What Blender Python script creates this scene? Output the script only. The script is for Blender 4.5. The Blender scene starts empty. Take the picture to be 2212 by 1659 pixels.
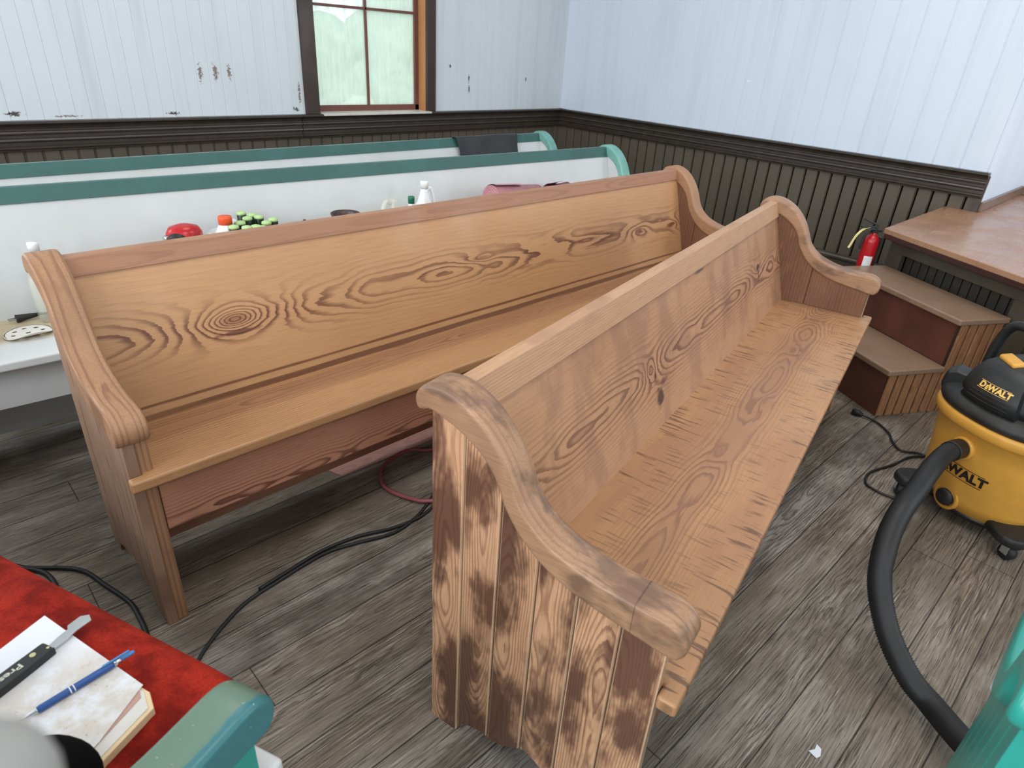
import bpy, bmesh, math, random
from math import sin, cos, pi, sqrt, radians, atan2
from mathutils import Vector, Matrix

scene = bpy.context.scene
COL = scene.collection

# ------------------------------------------------------------------ camera, world, light, exposure
CAM_POS = (0.0, 0.0, 1.38)
MROWS = [[0.724147, -0.284566, 0.628199], [-0.687053, -0.376585, 0.621403], [0.05974, -0.881593, -0.468214]]
cam_data = bpy.data.cameras.new('camera')
cam = bpy.data.objects.new('camera', cam_data)
COL.objects.link(cam)
right = Vector([r[0] for r in MROWS]); down = Vector([r[1] for r in MROWS]); fwd = Vector([r[2] for r in MROWS])
rot = Matrix((right, -down, -fwd)).transposed()
cam.matrix_world = Matrix.Translation(CAM_POS) @ rot.to_4x4()
cam_data.sensor_fit = 'HORIZONTAL'
cam_data.sensor_width = 36.0
cam_data.lens = 36.0 * 1390.51 / 2212.0
cam_data.clip_start = 0.02
cam_data.clip_end = 200
cam_data.dof.use_dof = True
cam_data.dof.focus_distance = 2.2
cam_data.dof.aperture_fstop = 7.5
scene.camera = cam

vs = scene.view_settings
vs.view_transform = 'Standard'
vs.look = 'None'
vs.gamma = 1.0
vs.use_curve_mapping = False
vs.exposure = 0.0
scene.cycles.max_bounces = 8
scene.cycles.glossy_bounces = 3
scene.cycles.transparent_max_bounces = 8

world = bpy.data.worlds.new('world')
scene.world = world
world.use_nodes = True
wn = world.node_tree
bg = wn.nodes['Background']
bg.inputs['Color'].default_value = (0.86, 0.95, 1.0, 1)
bg.inputs['Strength'].default_value = 2.0


def area(name, loc, size, power, direction, color=(0.93, 0.97, 1.0)):
    d = bpy.data.lights.new(name, 'AREA')
    d.shape = 'RECTANGLE'
    d.size, d.size_y = size
    d.energy = power
    d.color = color
    o = bpy.data.objects.new(name, d)
    COL.objects.link(o)
    o.location = loc
    o.rotation_euler = Vector(direction).to_track_quat('-Z', 'Y').to_euler()
    return o


ROOM_L, ROOM_R = -3.4, 4.746
ROOM_F, ROOM_B = -4.6, 4.311
CEIL = 3.7
WALL_END = 0.874      # where the right wall stops and the alcove starts
ALC_X = 5.84
# daylight arriving through the windows of the room (each light fills the opening of a window built below)
area('daylight_left_far', (ROOM_L - 0.12, 2.6, 2.35), (1.0, 2.3), 80, (1, 0, -0.15))
area('daylight_left_mid', (ROOM_L - 0.12, 0.2, 2.35), (1.0, 2.3), 105, (1, 0, -0.15))
area('daylight_left_near', (ROOM_L - 0.12, -2.4, 2.35), (1.0, 2.3), 75, (1, 0, -0.15))
area('daylight_rear_left', (-1.4, ROOM_F - 0.12, 2.35), (1.0, 2.3), 30, (0, 1, -0.15))
area('daylight_rear_right', (2.4, ROOM_F - 0.12, 2.35), (1.0, 2.3), 45, (0, 1, -0.15))
area('daylight_back_left', (-0.9, ROOM_B + 0.12, 1.85), (0.9, 1.9), 25, (0, -1, -0.1))
area('daylight_alcove', (5.3, -3.0 - 0.12, 2.0), (0.7, 1.7), 55, (-0.05, 1, -0.05))
# added overhead fill lights without fixtures, to brighten seats and floor
for lx, ly, lw in ((0.9, 0.3, 24), (3.2, 0.6, 24), (1.6, 3.0, 14), (0.6, -2.2, 30)):
    area('added_ceiling_fill', (lx, ly, 3.45), (0.9, 0.9), lw, (0, 0, -1), (1.0, 0.97, 0.93))


# ------------------------------------------------------------------ helpers: objects
def tag(o, label=None, cat=None, group=None, kind=None):
    if label: o['label'] = label
    if cat: o['category'] = cat
    if group: o['group'] = group
    if kind: o['kind'] = kind
    return o


def empty(name, loc=(0, 0, 0), rz=0.0):
    o = bpy.data.objects.new(name, None)
    COL.objects.link(o)
    o.location = loc
    o.rotation_euler = (0, 0, rz)
    o.empty_display_size = 0.05
    return o


class MB:
    def __init__(s):
        s.v = []; s.f = []; s.sm = []; s.mi = []
        s.M = None; s.mat_i = 0

    def add(s, verts, faces, smooth=False):
        b = len(s.v)
        for p in verts:
            p = Vector(p)
            if s.M is not None: p = s.M @ p
            s.v.append(tuple(p))
        for f in faces:
            s.f.append([b + i for i in f]); s.sm.append(smooth); s.mi.append(s.mat_i)
        return s

    def box(s, x0, x1, y0, y1, z0, z1):
        v = [(x0, y0, z0), (x1, y0, z0), (x1, y1, z0), (x0, y1, z0), (x0, y0, z1), (x1, y0, z1), (x1, y1, z1), (x0, y1, z1)]
        return s.add(v, [(0, 3, 2, 1), (4, 5, 6, 7), (0, 1, 5, 4), (1, 2, 6, 5), (2, 3, 7, 6), (3, 0, 4, 7)])

    def prism(s, pts, w0, w1, axis='x', smooth=False):
        """outline (a,b) extruded along an axis: x -> (w,a,b), y -> (a,w,b), z -> (a,b,w)"""
        n = len(pts)
        mp = {'x': lambda a, b, w: (w, a, b), 'y': lambda a, b, w: (a, w, b), 'z': lambda a, b, w: (a, b, w)}[axis]
        v = [mp(a, b, w0) for a, b in pts] + [mp(a, b, w1) for a, b in pts]
        s.add(v, [list(range(n))[::-1], list(range(n, 2 * n))])
        b0 = len(s.v) - 2 * n
        for i in range(n):
            j = (i + 1) % n
            s.f.append([b0 + i, b0 + j, b0 + n + j, b0 + n + i]); s.sm.append(smooth); s.mi.append(s.mat_i)
        return s

    def lathe(s, prof, n=32, cap=True, smooth=True, squash=1.0, sx=1.0, sy=1.0, power=2.0):
        """profile (r,z) turned round local z; power>2 makes the section a rounded square"""
        v = []; f = []
        for r, z in prof:
            for i in range(n):
                t = 2 * pi * i / n
                c, d = cos(t), sin(t)
                k = (abs(c) ** power + abs(d) ** power) ** (-1.0 / power)
                v.append((r * c * k * sx, r * d * k * sy, z))
        m = len(prof)
        for j in range(m - 1):
            for i in range(n):
                k = (i + 1) % n
                f.append((j * n + i, j * n + k, (j + 1) * n + k, (j + 1) * n + i))
        s.add(v, f, smooth)
        if cap:
            b = len(s.v) - len(v)
            s.f.append([b + i for i in range(n)][::-1]); s.sm.append(False); s.mi.append(s.mat_i)
            s.f.append([b + (m - 1) * n + i for i in range(n)]); s.sm.append(False); s.mi.append(s.mat_i)
        return s

    def tube(s, pts, r, n=12, closed=False, cap=True, flat=1.0):
        pts = [Vector(p) for p in pts]
        m = len(pts)
        rr = r if hasattr(r, '__len__') else [r] * m
        T = []
        for i in range(m):
            a = pts[i - 1] if i else pts[0]; b = pts[i + 1] if i < m - 1 else pts[-1]
            T.append((b - a).normalized())
        up = Vector((0, 0, 1)) if abs(T[0].z) < 0.9 else Vector((1, 0, 0))
        N = (up - T[0] * up.dot(T[0])).normalized()
        v = []
        for i in range(m):
            N = (N - T[i] * N.dot(T[i])).normalized()
            B = T[i].cross(N)
            for k in range(n):
                t = 2 * pi * k / n
                v.append(pts[i] + (N * cos(t) * flat + B * sin(t)) * rr[i])
        f = []
        for i in range(m - 1):
            for k in range(n):
                q = (k + 1) % n
                f.append((i * n + k, i * n + q, (i + 1) * n + q, (i + 1) * n + k))
        s.add(v, f, True)
        if cap:
            b = len(s.v) - len(v)
            s.f.append([b + k for k in range(n)][::-1]); s.sm.append(False); s.mi.append(s.mat_i)
            s.f.append([b + (m - 1) * n + k for k in range(n)]); s.sm.append(False); s.mi.append(s.mat_i)
        return s

    def ball(s, c, r, n=16, m=10):
        rx, ry, rz = r if hasattr(r, '__len__') else (r, r, r)
        v = []; f = []
        for j in range(1, m):
            a = pi * j / m
            for i in range(n):
                t = 2 * pi * i / n
                v.append((c[0] + rx * sin(a) * cos(t), c[1] + ry * sin(a) * sin(t), c[2] - rz * cos(a)))
        v.append((c[0], c[1], c[2] - rz)); v.append((c[0], c[1], c[2] + rz))
        lo, hi = len(v) - 2, len(v) - 1
        for j in range(m - 2):
            for i in range(n):
                k = (i + 1) % n
                f.append((j * n + i, j * n + k, (j + 1) * n + k, (j + 1) * n + i))
        for i in range(n):
            k = (i + 1) % n
            f.append((lo, k, i)); f.append((hi, (m - 2) * n + i, (m - 2) * n + k))
        return s.add(v, f, True)

    def build(s, name, mat, parent=None, bevel=0, seg=2, smooth_all=False, subsurf=0):
        me = bpy.data.meshes.new(name)
        me.from_pydata(s.v, [], s.f)
        mats = mat if isinstance(mat, (list, tuple)) else [mat]
        for m in mats: me.materials.append(m)
        me.polygons.foreach_set('use_smooth', [True] * len(s.f) if smooth_all else s.sm)
        me.polygons.foreach_set('material_index', s.mi)
        me.update()
        b = bmesh.new(); b.from_mesh(me)
        bmesh.ops.recalc_face_normals(b, faces=b.faces)
        b.to_mesh(me); b.free()
        o = bpy.data.objects.new(name, me)
        COL.objects.link(o)
        if parent is not None: o.parent = parent
        if bevel:
            bv = o.modifiers.new('bevel', 'BEVEL'); bv.width = bevel; bv.segments = seg
            bv.limit_method = 'ANGLE'; bv.angle_limit = radians(40); bv.harden_normals = False
        if subsurf:
            ss = o.modifiers.new('sub', 'SUBSURF'); ss.levels = subsurf; ss.render_levels = subsurf
        return o


def cr(pts, k=6, closed=False):
    """Catmull-Rom through points of any dimension"""
    P = [tuple(p) for p in pts]
    n = len(P); out = []
    rng = range(n) if closed else range(n - 1)
    for i in rng:
        if closed: a, b, c, d = P[(i - 1) % n], P[i], P[(i + 1) % n], P[(i + 2) % n]
        else: a, b, c, d = P[max(i - 1, 0)], P[i], P[i + 1], P[min(i + 2, n - 1)]
        for j in range(k):
            t = j / k
            out.append(tuple(0.5 * (2 * b[q] + (c[q] - a[q]) * t + (2 * a[q] - 5 * b[q] + 4 * c[q] - d[q]) * t * t
                                    + (3 * b[q] - a[q] - 3 * c[q] + d[q]) * t ** 3) for q in range(len(b))))
    if not closed: out.append(P[-1])
    return out


# ------------------------------------------------------------------ helpers: materials
def srgb(r, g, b):
    f = lambda c: (c / 255 / 12.92) if c / 255 <= 0.04045 else ((c / 255 + 0.055) / 1.055) ** 2.4
    return (f(r), f(g), f(b), 1.0)


class NT:
    def __init__(s, name, rough=0.5, metal=0.0, spec=0.5):
        s.mat = bpy.data.materials.new(name)
        s.mat.use_nodes = True
        s.t = s.mat.node_tree
        s.b = s.t.nodes['Principled BSDF']
        s.b.inputs['Roughness'].default_value = rough
        s.b.inputs['Metallic'].default_value = metal
        s.b.inputs['Specular IOR Level'].default_value = spec
        s._tc = None

    def put(s, inp, v):
        if isinstance(v, bpy.types.NodeSocket): s.t.links.new(v, inp)
        else: inp.default_value = v

    def m(s, op, *a, clamp=False):
        n = s.t.nodes.new('ShaderNodeMath'); n.operation = op; n.use_clamp = clamp
        for i, x in enumerate(a): s.put(n.inputs[i], x)
        return n.outputs[0]

    def add(s, a, b): return s.m('ADD', a, b)
    def sub(s, a, b): return s.m('SUBTRACT', a, b)
    def mul(s, a, b): return s.m('MULTIPLY', a, b)

    def co(s, kind='Object'):
        if s._tc is None: s._tc = s.t.nodes.new('ShaderNodeTexCoord')
        return s._tc.outputs[kind]

    def sep(s, v):
        n = s.t.nodes.new('ShaderNodeSeparateXYZ'); s.put(n.inputs[0], v); return n.outputs

    def xyz(s, x=0.0, y=0.0, z=0.0):
        n = s.t.nodes.new('ShaderNodeCombineXYZ')
        for i, q in enumerate((x, y, z)): s.put(n.inputs[i], q)
        return n.outputs[0]

    def noise(s, vec, scale=1.0, detail=2.0, rough=0.5, col=False):
        n = s.t.nodes.new('ShaderNodeTexNoise')
        s.put(n.inputs['Vector'], vec); s.put(n.inputs['Scale'], scale)
        n.inputs['Detail'].default_value = detail; n.inputs['Roughness'].default_value = rough
        return n.outputs['Color' if col else 'Fac']

    def white(s, v):
        n = s.t.nodes.new('ShaderNodeTexWhiteNoise'); n.noise_dimensions = '1D'
        s.put(n.inputs['W'], v); return n.outputs['Value']

    def ss(s, x, a, b, lo=0.0, hi=1.0):
        n = s.t.nodes.new('ShaderNodeMapRange'); n.interpolation_type = 'SMOOTHSTEP'
        s.put(n.inputs['Value'], x)
        for k, v in (('From Min', a), ('From Max', b), ('To Min', lo), ('To Max', hi)): s.put(n.inputs[k], v)
        return n.outputs['Result']

    def mix(s, f, a, b, mode='MIX'):
        n = s.t.nodes.new('ShaderNodeMix'); n.data_type = 'RGBA'; n.blend_type = mode
        s.put(n.inputs[0], f); s.put(n.inputs[6], a); s.put(n.inputs[7], b)
        return n.outputs[2]

    def gauss(s, x, x0, w):
        d = s.mul(s.sub(x, x0), 1.0 / w)
        return s.m('EXPONENT', s.mul(s.mul(d, d), -1.0))

    def bump(s, h, strength=0.3, dist=0.002):
        n = s.t.nodes.new('ShaderNodeBump'); n.inputs['Strength'].default_value = strength
        n.inputs['Distance'].default_value = dist
        s.put(n.inputs['Height'], h); s.t.links.new(n.outputs[0], s.b.inputs['Normal'])

    def color(s, c): s.put(s.b.inputs['Base Color'], c)
    def rough(s, c): s.put(s.b.inputs['Roughness'], c)


def plain(name, col, rough=0.5, metal=0.0, var=0.08, scale=8.0, bump=0.0, bscale=60.0, spec=0.5):
    n = NT(name, rough, metal, spec)
    v = n.noise(n.co(), scale, 4.0, 0.6)
    dark = tuple(c * (1 - var * 2) for c in col[:3]) + (1,)
    light = tuple(min(1, c * (1 + var)) for c in col[:3]) + (1,)
    n.color(n.mix(n.ss(v, 0.3, 0.7), dark, light))
    if bump: n.bump(n.noise(n.co(), bscale, 3.0), bump, 0.001)
    return n.mat


def wood(name, al='X', ac='Z', base=(200, 150, 105), base2=(185, 132, 90), line=(120, 68, 45), s0=0.0, slope=0.0, wob=0.03,
         h0=0.02, freq=70.0, halo=0.08, amt=0.9, amin=0.25, knots=(), planks=None, blotch=None, seed=0.0, rough=0.5,
         bump=0.15, fine=0.25, saw=None, stretch=1.3, tone=None, spec=0.4, jag=1.0, spot=None, wear=None, edge=None):
    n = NT(name, rough, 0.0, spec)
    ax = {'X': 0, 'Y': 1, 'Z': 2}
    o = n.sep(n.co())
    A, S = o[ax[al]], o[ax[ac]]
    T3 = o[3 - ax[al] - ax[ac]]
    bright = None
    W = seed
    if planks:
        w, off = planks
        q = n.mul(n.sub(S, off), 1.0 / w)
        pid = n.m('FLOOR', q)
        S = n.mul(n.sub(n.m('FRACT', q), 0.5), w)
        S_raw = S
        r1 = n.white(n.add(pid, seed)); r2 = n.white(n.add(pid, seed + 17.3))
        A = n.add(A, n.mul(r1, 23.0))
        S = n.add(S, n.mul(n.sub(r2, 0.5), w * 0.9))
        W = n.add(n.mul(pid, 3.1), seed)
        bright = n.white(n.add(pid, seed + 5.5))
    base, base2, line = srgb(*base), srgb(*base2), srgb(*line)
    n1 = n.sub(n.noise(n.xyz(n.mul(A, stretch), W, 0.0), 1.0, 3.0, 0.55), 0.5)
    s = n.sub(n.sub(S, s0), n.add(n.mul(A, slope), n.mul(n1, wob * 2)))
    hn = n.m('MULTIPLY', n.ss(n.noise(n.xyz(n.mul(A, stretch * 2.3), W, 3.0), 1.0, 2.0), 0.25, 0.75, 0.15, 2.0), h0)
    r = n.m('SQRT', n.add(n.mul(s, s), n.mul(hn, hn)))
    F = n.mul(r, freq)
    F = n.add(F, n.mul(n.noise(n.xyz(n.mul(A, 2.6), n.mul(S, 26.0), W), 1.0, 4.0, 0.62), 1.1 * jag))
    KQ = None
    for (uk, sk, amp, ru, rs) in knots:
        du = n.mul(n.sub(A, uk), 1.0 / ru); ds = n.mul(n.sub(S, sk), 1.0 / rs)
        q_ = n.m('EXPONENT', n.mul(n.m('SQRT', n.add(n.add(n.mul(du, du), n.mul(ds, ds)), 0.02)), -1.0))
        F = n.add(F, n.mul(q_, amp))
        KQ = q_ if KQ is None else n.m('MAXIMUM', KQ, q_)
    fr = n.m('FRACT', F)
    ln = n.mul(n.ss(fr, 0.42, 0.82), n.ss(fr, 1.0, 0.93))
    at = n.m('EXPONENT', n.mul(n.mul(n.mul(s, s), 1.0 / halo ** 2), -1.0))
    if KQ is not None: at = n.m('MAXIMUM', at, n.ss(KQ, 0.15, 0.5))
    lv = n.ss(n.noise(n.xyz(n.mul(A, 2.0), n.mul(S, 9.0), n.add(W, 9.0) if planks else seed + 9.0), 1.0, 2.0), 0.25, 0.7, 0.45, 1.0)
    ln = n.mul(n.mul(ln, n.add(n.mul(at, amt - amin), amin)), lv)
    c = n.mix(n.noise(n.xyz(n.mul(A, 1.6), n.mul(S, 7.0), n.mul(T3, 7.0)), 1.0, 3.0), base, base2)
    c = n.mix(ln, c, line)
    fg = n.noise(n.xyz(n.mul(A, 14.0), n.mul(S, 420.0), n.mul(T3, 420.0)), 1.0, 2.0)
    c = n.mix(n.ss(fg, 0.35, 0.75, 0.0, fine), c, line)
    if KQ is not None:
        c = n.mix(n.mul(n.ss(KQ, 0.62, 0.88), 0.55), c, line)
    if blotch:
        bc, thr, sc, sa, bamt = blotch
        b1 = n.noise(n.xyz(n.mul(A, sc * sa), n.mul(S, sc), n.add(n.mul(T3, sc), W) if planks else n.add(n.mul(T3, sc), seed)), 1.0, 4.0, 0.6)
        c = n.mix(n.mul(n.ss(b1, thr, thr + 0.16), bamt), c, srgb(*bc))
    if saw:
        lo, hi, sc_c = saw
        z1 = n.noise(n.xyz(n.mul(A, 95.0), n.mul(S, 9.0), seed), 1.0, 2.0, 0.6)
        z2 = n.noise(n.xyz(n.mul(A, 4.0), n.mul(S, 9.0), seed + 4), 1.0, 2.0)
        band = n.sub(1.0, n.gauss(n.sub(S, n.mul(n1, wob)), (lo + hi) / 2, (hi - lo) / 2))
        c = n.mix(n.mul(n.mul(n.ss(z1, 0.53, 0.64), n.ss(z2, 0.34, 0.5)), n.mul(band, 0.8)), c, srgb(*sc_c))
    if spot:
        for (uk, sk, ru, rs, colr, am) in spot:
            du = n.mul(n.sub(A, uk), 1.0 / ru); ds = n.mul(n.sub(S, sk), 1.0 / rs)
            wv = n.mul(n.sub(n.noise(n.xyz(n.mul(A, 3.0 if ru > .5 else 40.0), n.mul(S, 60.0), 1.0), 1.0, 3.0), 0.5), 1.2)
            d = n.add(n.m('SQRT', n.add(n.mul(du, du), n.mul(ds, ds))), wv)
            c = n.mix(n.mul(n.ss(d, 1.1, 0.5), am), c, srgb(*colr))
    if wear:
        wz = n.noise(n.co(), 90.0, 3.0, 0.6)
        c = n.mix(n.ss(wz, wear[0], wear[0] + 0.04), c, srgb(*wear[1]))
    if bright is not None and tone:
        c = n.mix(n.mul(bright, tone[1]), c, srgb(*tone[0]))
    if planks and edge:
        ed = n.sub(w / 2, n.m('ABSOLUTE', S_raw))
        c = n.mix(n.mul(n.ss(ed, 0.0052, 0.0036), 0.6), c, srgb(*edge))  # pale highlight painted into the colour along each plank edge
        c = n.mix(n.mul(n.ss(ed, 0.0018, 0.0008), 0.9), c, srgb(64, 42, 34))
    n.color(c)
    n.bump(n.sub(n.mul(fg, 0.4), ln), bump, 0.0015)
    n.rough(n.ss(n.noise(n.co(), 6.0, 3.0), 0.3, 0.7, rough - 0.08, rough + 0.08))
    return n.mat


# ------------------------------------------------------------------ materials
def paint_wall(name, col, chips, stain=0.5):
    n = NT(name, 0.55, 0, 0.35)
    o = n.sep(n.co())
    a = n.noise(n.xyz(n.mul(o[0], 9.0), n.mul(o[1], 9.0), n.mul(o[2], 0.7)), 1.0, 4.0, 0.6)
    b = n.noise(n.co(), 1.3, 3.0)
    c = n.mix(n.ss(a, 0.45, 0.8, 0.0, stain), srgb(*col), srgb(col[0] - 28, col[1] - 26, col[2] - 26))
    c = n.mix(n.ss(b, 0.45, 0.75, 0.0, 0.35), c, srgb(col[0] - 12, col[1] - 9, col[2] - 12))
    nz = n.sub(n.noise(n.co(), 95.0, 5.0, 0.8), 0.42)
    for (x, y, z, rh, rv, colr) in chips:
        dx = n.mul(n.add(n.sub(o[0], x), n.sub(o[1], y)), 1.0 / rh)
        dz = n.mul(n.sub(o[2], z), 1.0 / rv)
        d = n.add(n.m('SQRT', n.add(n.mul(dx, dx), n.mul(dz, dz))), n.mul(nz, 4.2))
        c = n.mix(n.ss(d, 1.0, 0.85), c, srgb(*colr))
    n.color(c)
    n.bump(n.noise(n.co(), 25.0, 3.0), 0.08, 0.002)
    return n.mat


BR = (128, 112, 105)
DK = (70, 66, 64)
chips_b = [(1.573, 4.311, 1.11, .018, .06, BR), (1.663, 4.311, 1.115, .018, .06, BR), (1.746, 4.311, 1.114, .016, .055, BR),
           (3.645, 4.311, 1.03, .014, .035, DK), (3.641, 4.311, 1.10, .01, .04, DK), (3.452, 4.311, 1.19, .012, .012, DK),
           (4.277, 4.311, 1.105, .008, .02, DK), (0.62, 4.311, 0.905, .05, .015, DK), (1.388, 4.311, 0.893, .05, .012, DK),
           (2.16, 4.311, 0.905, .03, .02, DK), (0.85, 4.311, 0.889, .08, .008, BR), (2.19, 4.311, 1.0, .012, .09, BR)]
M_WALLB = paint_wall('white_painted_boards', (206, 212, 216), chips_b)
M_WALLR = paint_wall('white_painted_boards_right', (210, 219, 232), [(4.746, 2.517, 1.236, .03, .006, (235, 238, 240))], 0.35)
M_CEIL = plain('ceiling_paint', srgb(222, 224, 222), 0.7)
M_WAIN = wood('brown_painted_boards', 'Z', 'X', (94, 85, 73), (82, 74, 63), (62, 54, 45), freq=60, halo=.3, amt=.3, amin=.12, fine=.15, rough=.5, bump=.06)
M_RAIL = plain('dark_brown_rail_paint', srgb(58, 50, 43), 0.32, var=.1, scale=14, bump=.05)
M_BB = plain('brown_baseboard_paint', srgb(74, 66, 56), 0.32, var=.1)
M_CASE = wood('dark_stained_casing', 'Z', 'X', (66, 50, 42), (50, 38, 32), (30, 22, 18), freq=55, halo=.05, amt=.5, fine=.2, rough=.4)
M_SASH = wood('reddish_sash_wood', 'Z', 'X', (120, 74, 62), (104, 62, 52), (70, 40, 34), freq=60, halo=.05, amt=.4, fine=.2, rough=.45)
M_JAMB = wood('orange_jamb_wood', 'Z', 'Y', (196, 140, 92), (176, 118, 72), (130, 78, 46), freq=60, halo=.05, amt=.5, fine=.2, rough=.45)
M_SILL = plain('worn_sill_paint', srgb(205, 200, 190), 0.35)


def floor_mat():
    n = NT('weathered_floor_planks', 0.42, 0, 0.5)
    w, off = 0.1345, 0.076
    o = n.sep(n.co())
    X, Y = o[0], o[1]
    q = n.mul(n.sub(Y, off), 1.0 / w)
    pid = n.m('FLOOR', q); fq = n.m('FRACT', q)
    r1 = n.white(n.add(pid, 3.3)); r2 = n.white(n.add(pid, 11.7)); r3 = n.white(n.add(pid, 31.1))
    A = n.add(X, n.mul(r1, 37.0)); S = n.mul(n.sub(fq, 0.5), w)
    W = n.mul(pid, 2.7)
    n1 = n.sub(n.noise(n.xyz(n.mul(A, 1.1), W, 0.0), 1.0, 3.0), 0.5)
    s = n.sub(S, n.add(n.mul(n.sub(r2, 0.5), 0.12), n.mul(n1, 0.09)))
    h = n.ss(n.noise(n.xyz(n.mul(A, 2.0), W, 4.0), 1.0, 3.0), 0.25, 0.75, 0.002, 0.045)
    r = n.m('SQRT', n.add(n.mul(s, s), n.mul(h, h)))
    F = n.add(n.mul(r, 115.0), n.mul(n.noise(n.xyz(n.mul(A, 7.0), n.mul(S, 40.0), W), 1.0, 4.0, 0.65), 2.4))
    fr = n.m('FRACT', F)
    ln = n.mul(n.ss(fr, 0.45, 0.85), n.ss(fr, 1.0, 0.9))
    cr_ = n.noise(n.xyz(n.mul(A, 9.0), n.mul(S, 330.0), W), 1.0, 4.0, 0.7)
    vis = n.ss(n.noise(n.xyz(n.mul(A, 1.7), n.mul(S, 12.0), W), 1.0, 2.0), 0.35, 0.65, 0.15, 1.0)
    big = n.noise(n.xyz(n.mul(X, 2.2), n.mul(Y, 3.0), 2.0), 1.0, 5.0, 0.65)
    mid = n.noise(n.xyz(n.mul(A, 2.2), n.mul(S, 16.0), W), 1.0, 4.0, 0.6)
    c = n.mix(n.ss(mid, 0.3, 0.7), srgb(106, 99, 91), srgb(176, 169, 160))
    c = n.mix(n.ss(big, 0.40, 0.60, 0.0, 0.85), c, srgb(88, 77, 67))
    c = n.mix(n.mul(r3, 0.45), c, srgb(146, 130, 108))
    c = n.mix(n.mul(n.mul(ln, vis), 0.7), c, srgb(70, 58, 48))
    c = n.mix(n.ss(cr_, 0.53, 0.66, 0.0, 0.9), c, srgb(42, 37, 34))
    c = n.mix(n.mul(n.ss(cr_, 0.46, 0.34, 0.0, 0.55), vis), c, srgb(190, 180, 166))
    sp = n.noise(n.co(), 150.0, 2.0)
    c = n.mix(n.ss(sp, 0.76, 0.79, 0.0, 0.5), c, srgb(200, 196, 188))
    ed = n.mul(n.m('MINIMUM', fq, n.sub(1.0, fq)), w)
    gap = n.ss(ed, 0.0026, 0.0006)
    jo = n.m('FRACT', n.mul(A, 1 / 2.3))
    jd = n.mul(n.m('MINIMUM', jo, n.sub(1.0, jo)), 2.3)
    gap = n.m('MAXIMUM', gap, n.ss(jd, 0.002, 0.0006))
    c = n.mix(n.mul(gap, 0.85), c, srgb(24, 19, 16))
    n.color(c)
    hh = n.sub(n.sub(n.mul(n.ss(cr_, 0.7, 0.4), 0.6), n.mul(n.mul(ln, vis), 0.5)), n.mul(gap, 1.5))
    n.bump(hh, 0.5, 0.003)
    n.rough(n.ss(n.noise(n.xyz(n.mul(A, 3.0), n.mul(S, 20.0), W), 1.0, 3.0), 0.3, 0.7, 0.26, 0.42))
    return n.mat


M_FLOOR = floor_mat()

# sanded pew by the wall (golden) ------------------------------------------------
K1 = [(0.40, 0.652, 16.0, 0.15, 0.05), (1.33, 0.668, 3.5, 0.16, 0.022), (1.95, 0.645, 6.0, 0.26, 0.030), (2.33, 0.628, 5.0, 0.10, 0.030),
      (2.62, 0.63, 3.0, 0.08, 0.02)]
M_A_BACK = wood('golden_pine_back', 'X', 'Z', (194, 150, 106), (176, 131, 90), (100, 56, 40), s0=0.655, slope=-0.004, wob=.026, h0=.030, freq=78,
                halo=.055, amt=1.0, amin=.06, knots=K1, seed=2.0, fine=.16, rough=.42, stretch=.95, jag=1.5,
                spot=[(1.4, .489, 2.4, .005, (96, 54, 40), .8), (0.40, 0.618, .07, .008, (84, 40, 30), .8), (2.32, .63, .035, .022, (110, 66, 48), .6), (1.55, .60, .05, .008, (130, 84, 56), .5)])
M_A_RAIL = wood('reddish_top_strip', 'X', 'Z', (170, 124, 94), (152, 108, 82), (118, 78, 58), s0=0.85, wob=.01, freq=120, halo=.03, amt=.35, fine=.2, seed=8, rough=.42, stretch=.4)
M_A_SEAT = wood('golden_pine_seat', 'X', 'Y', (190, 146, 102), (162, 118, 80), (94, 56, 40), s0=-0.275, wob=.02, h0=.018, freq=100, halo=.05,
                amt=.95, amin=.25, seed=5, fine=.25, rough=.42, stretch=.9, knots=[(0.9, -.24, 3, .09, .02), (1.6, -.235, 3, .1, .02)],
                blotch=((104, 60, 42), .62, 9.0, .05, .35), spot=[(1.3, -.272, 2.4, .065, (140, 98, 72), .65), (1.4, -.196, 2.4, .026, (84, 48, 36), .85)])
M_A_APR = wood('red_brown_apron', 'X', 'Z', (190, 138, 110), (168, 116, 92), (100, 60, 46), s0=0.30, wob=.02, h0=.02, freq=110, halo=.045, amt=.95, amin=.18,
               seed=11, fine=.2, rough=.4)
M_A_CAP = wood('sanded_arm_wood', 'Y', 'X', (178, 138, 104), (150, 110, 80), (106, 70, 54), s0=.02, wob=.03, h0=.01, freq=90, halo=.06, amt=.6, amin=.3,
               seed=14, fine=.3, rough=.5, stretch=1.4, jag=1.6, blotch=((138, 96, 74), .55, 14.0, .6, .45))
M_A_END = wood('sanded_end_planks', 'Z', 'Y', (172, 140, 116), (148, 114, 92), (104, 73, 58), wob=.02, h0=.012, freq=170, halo=.06, amt=.7, amin=.3,
               planks=(0.0815, -0.072), seed=3, fine=.28, rough=.55, stretch=.7)

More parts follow.
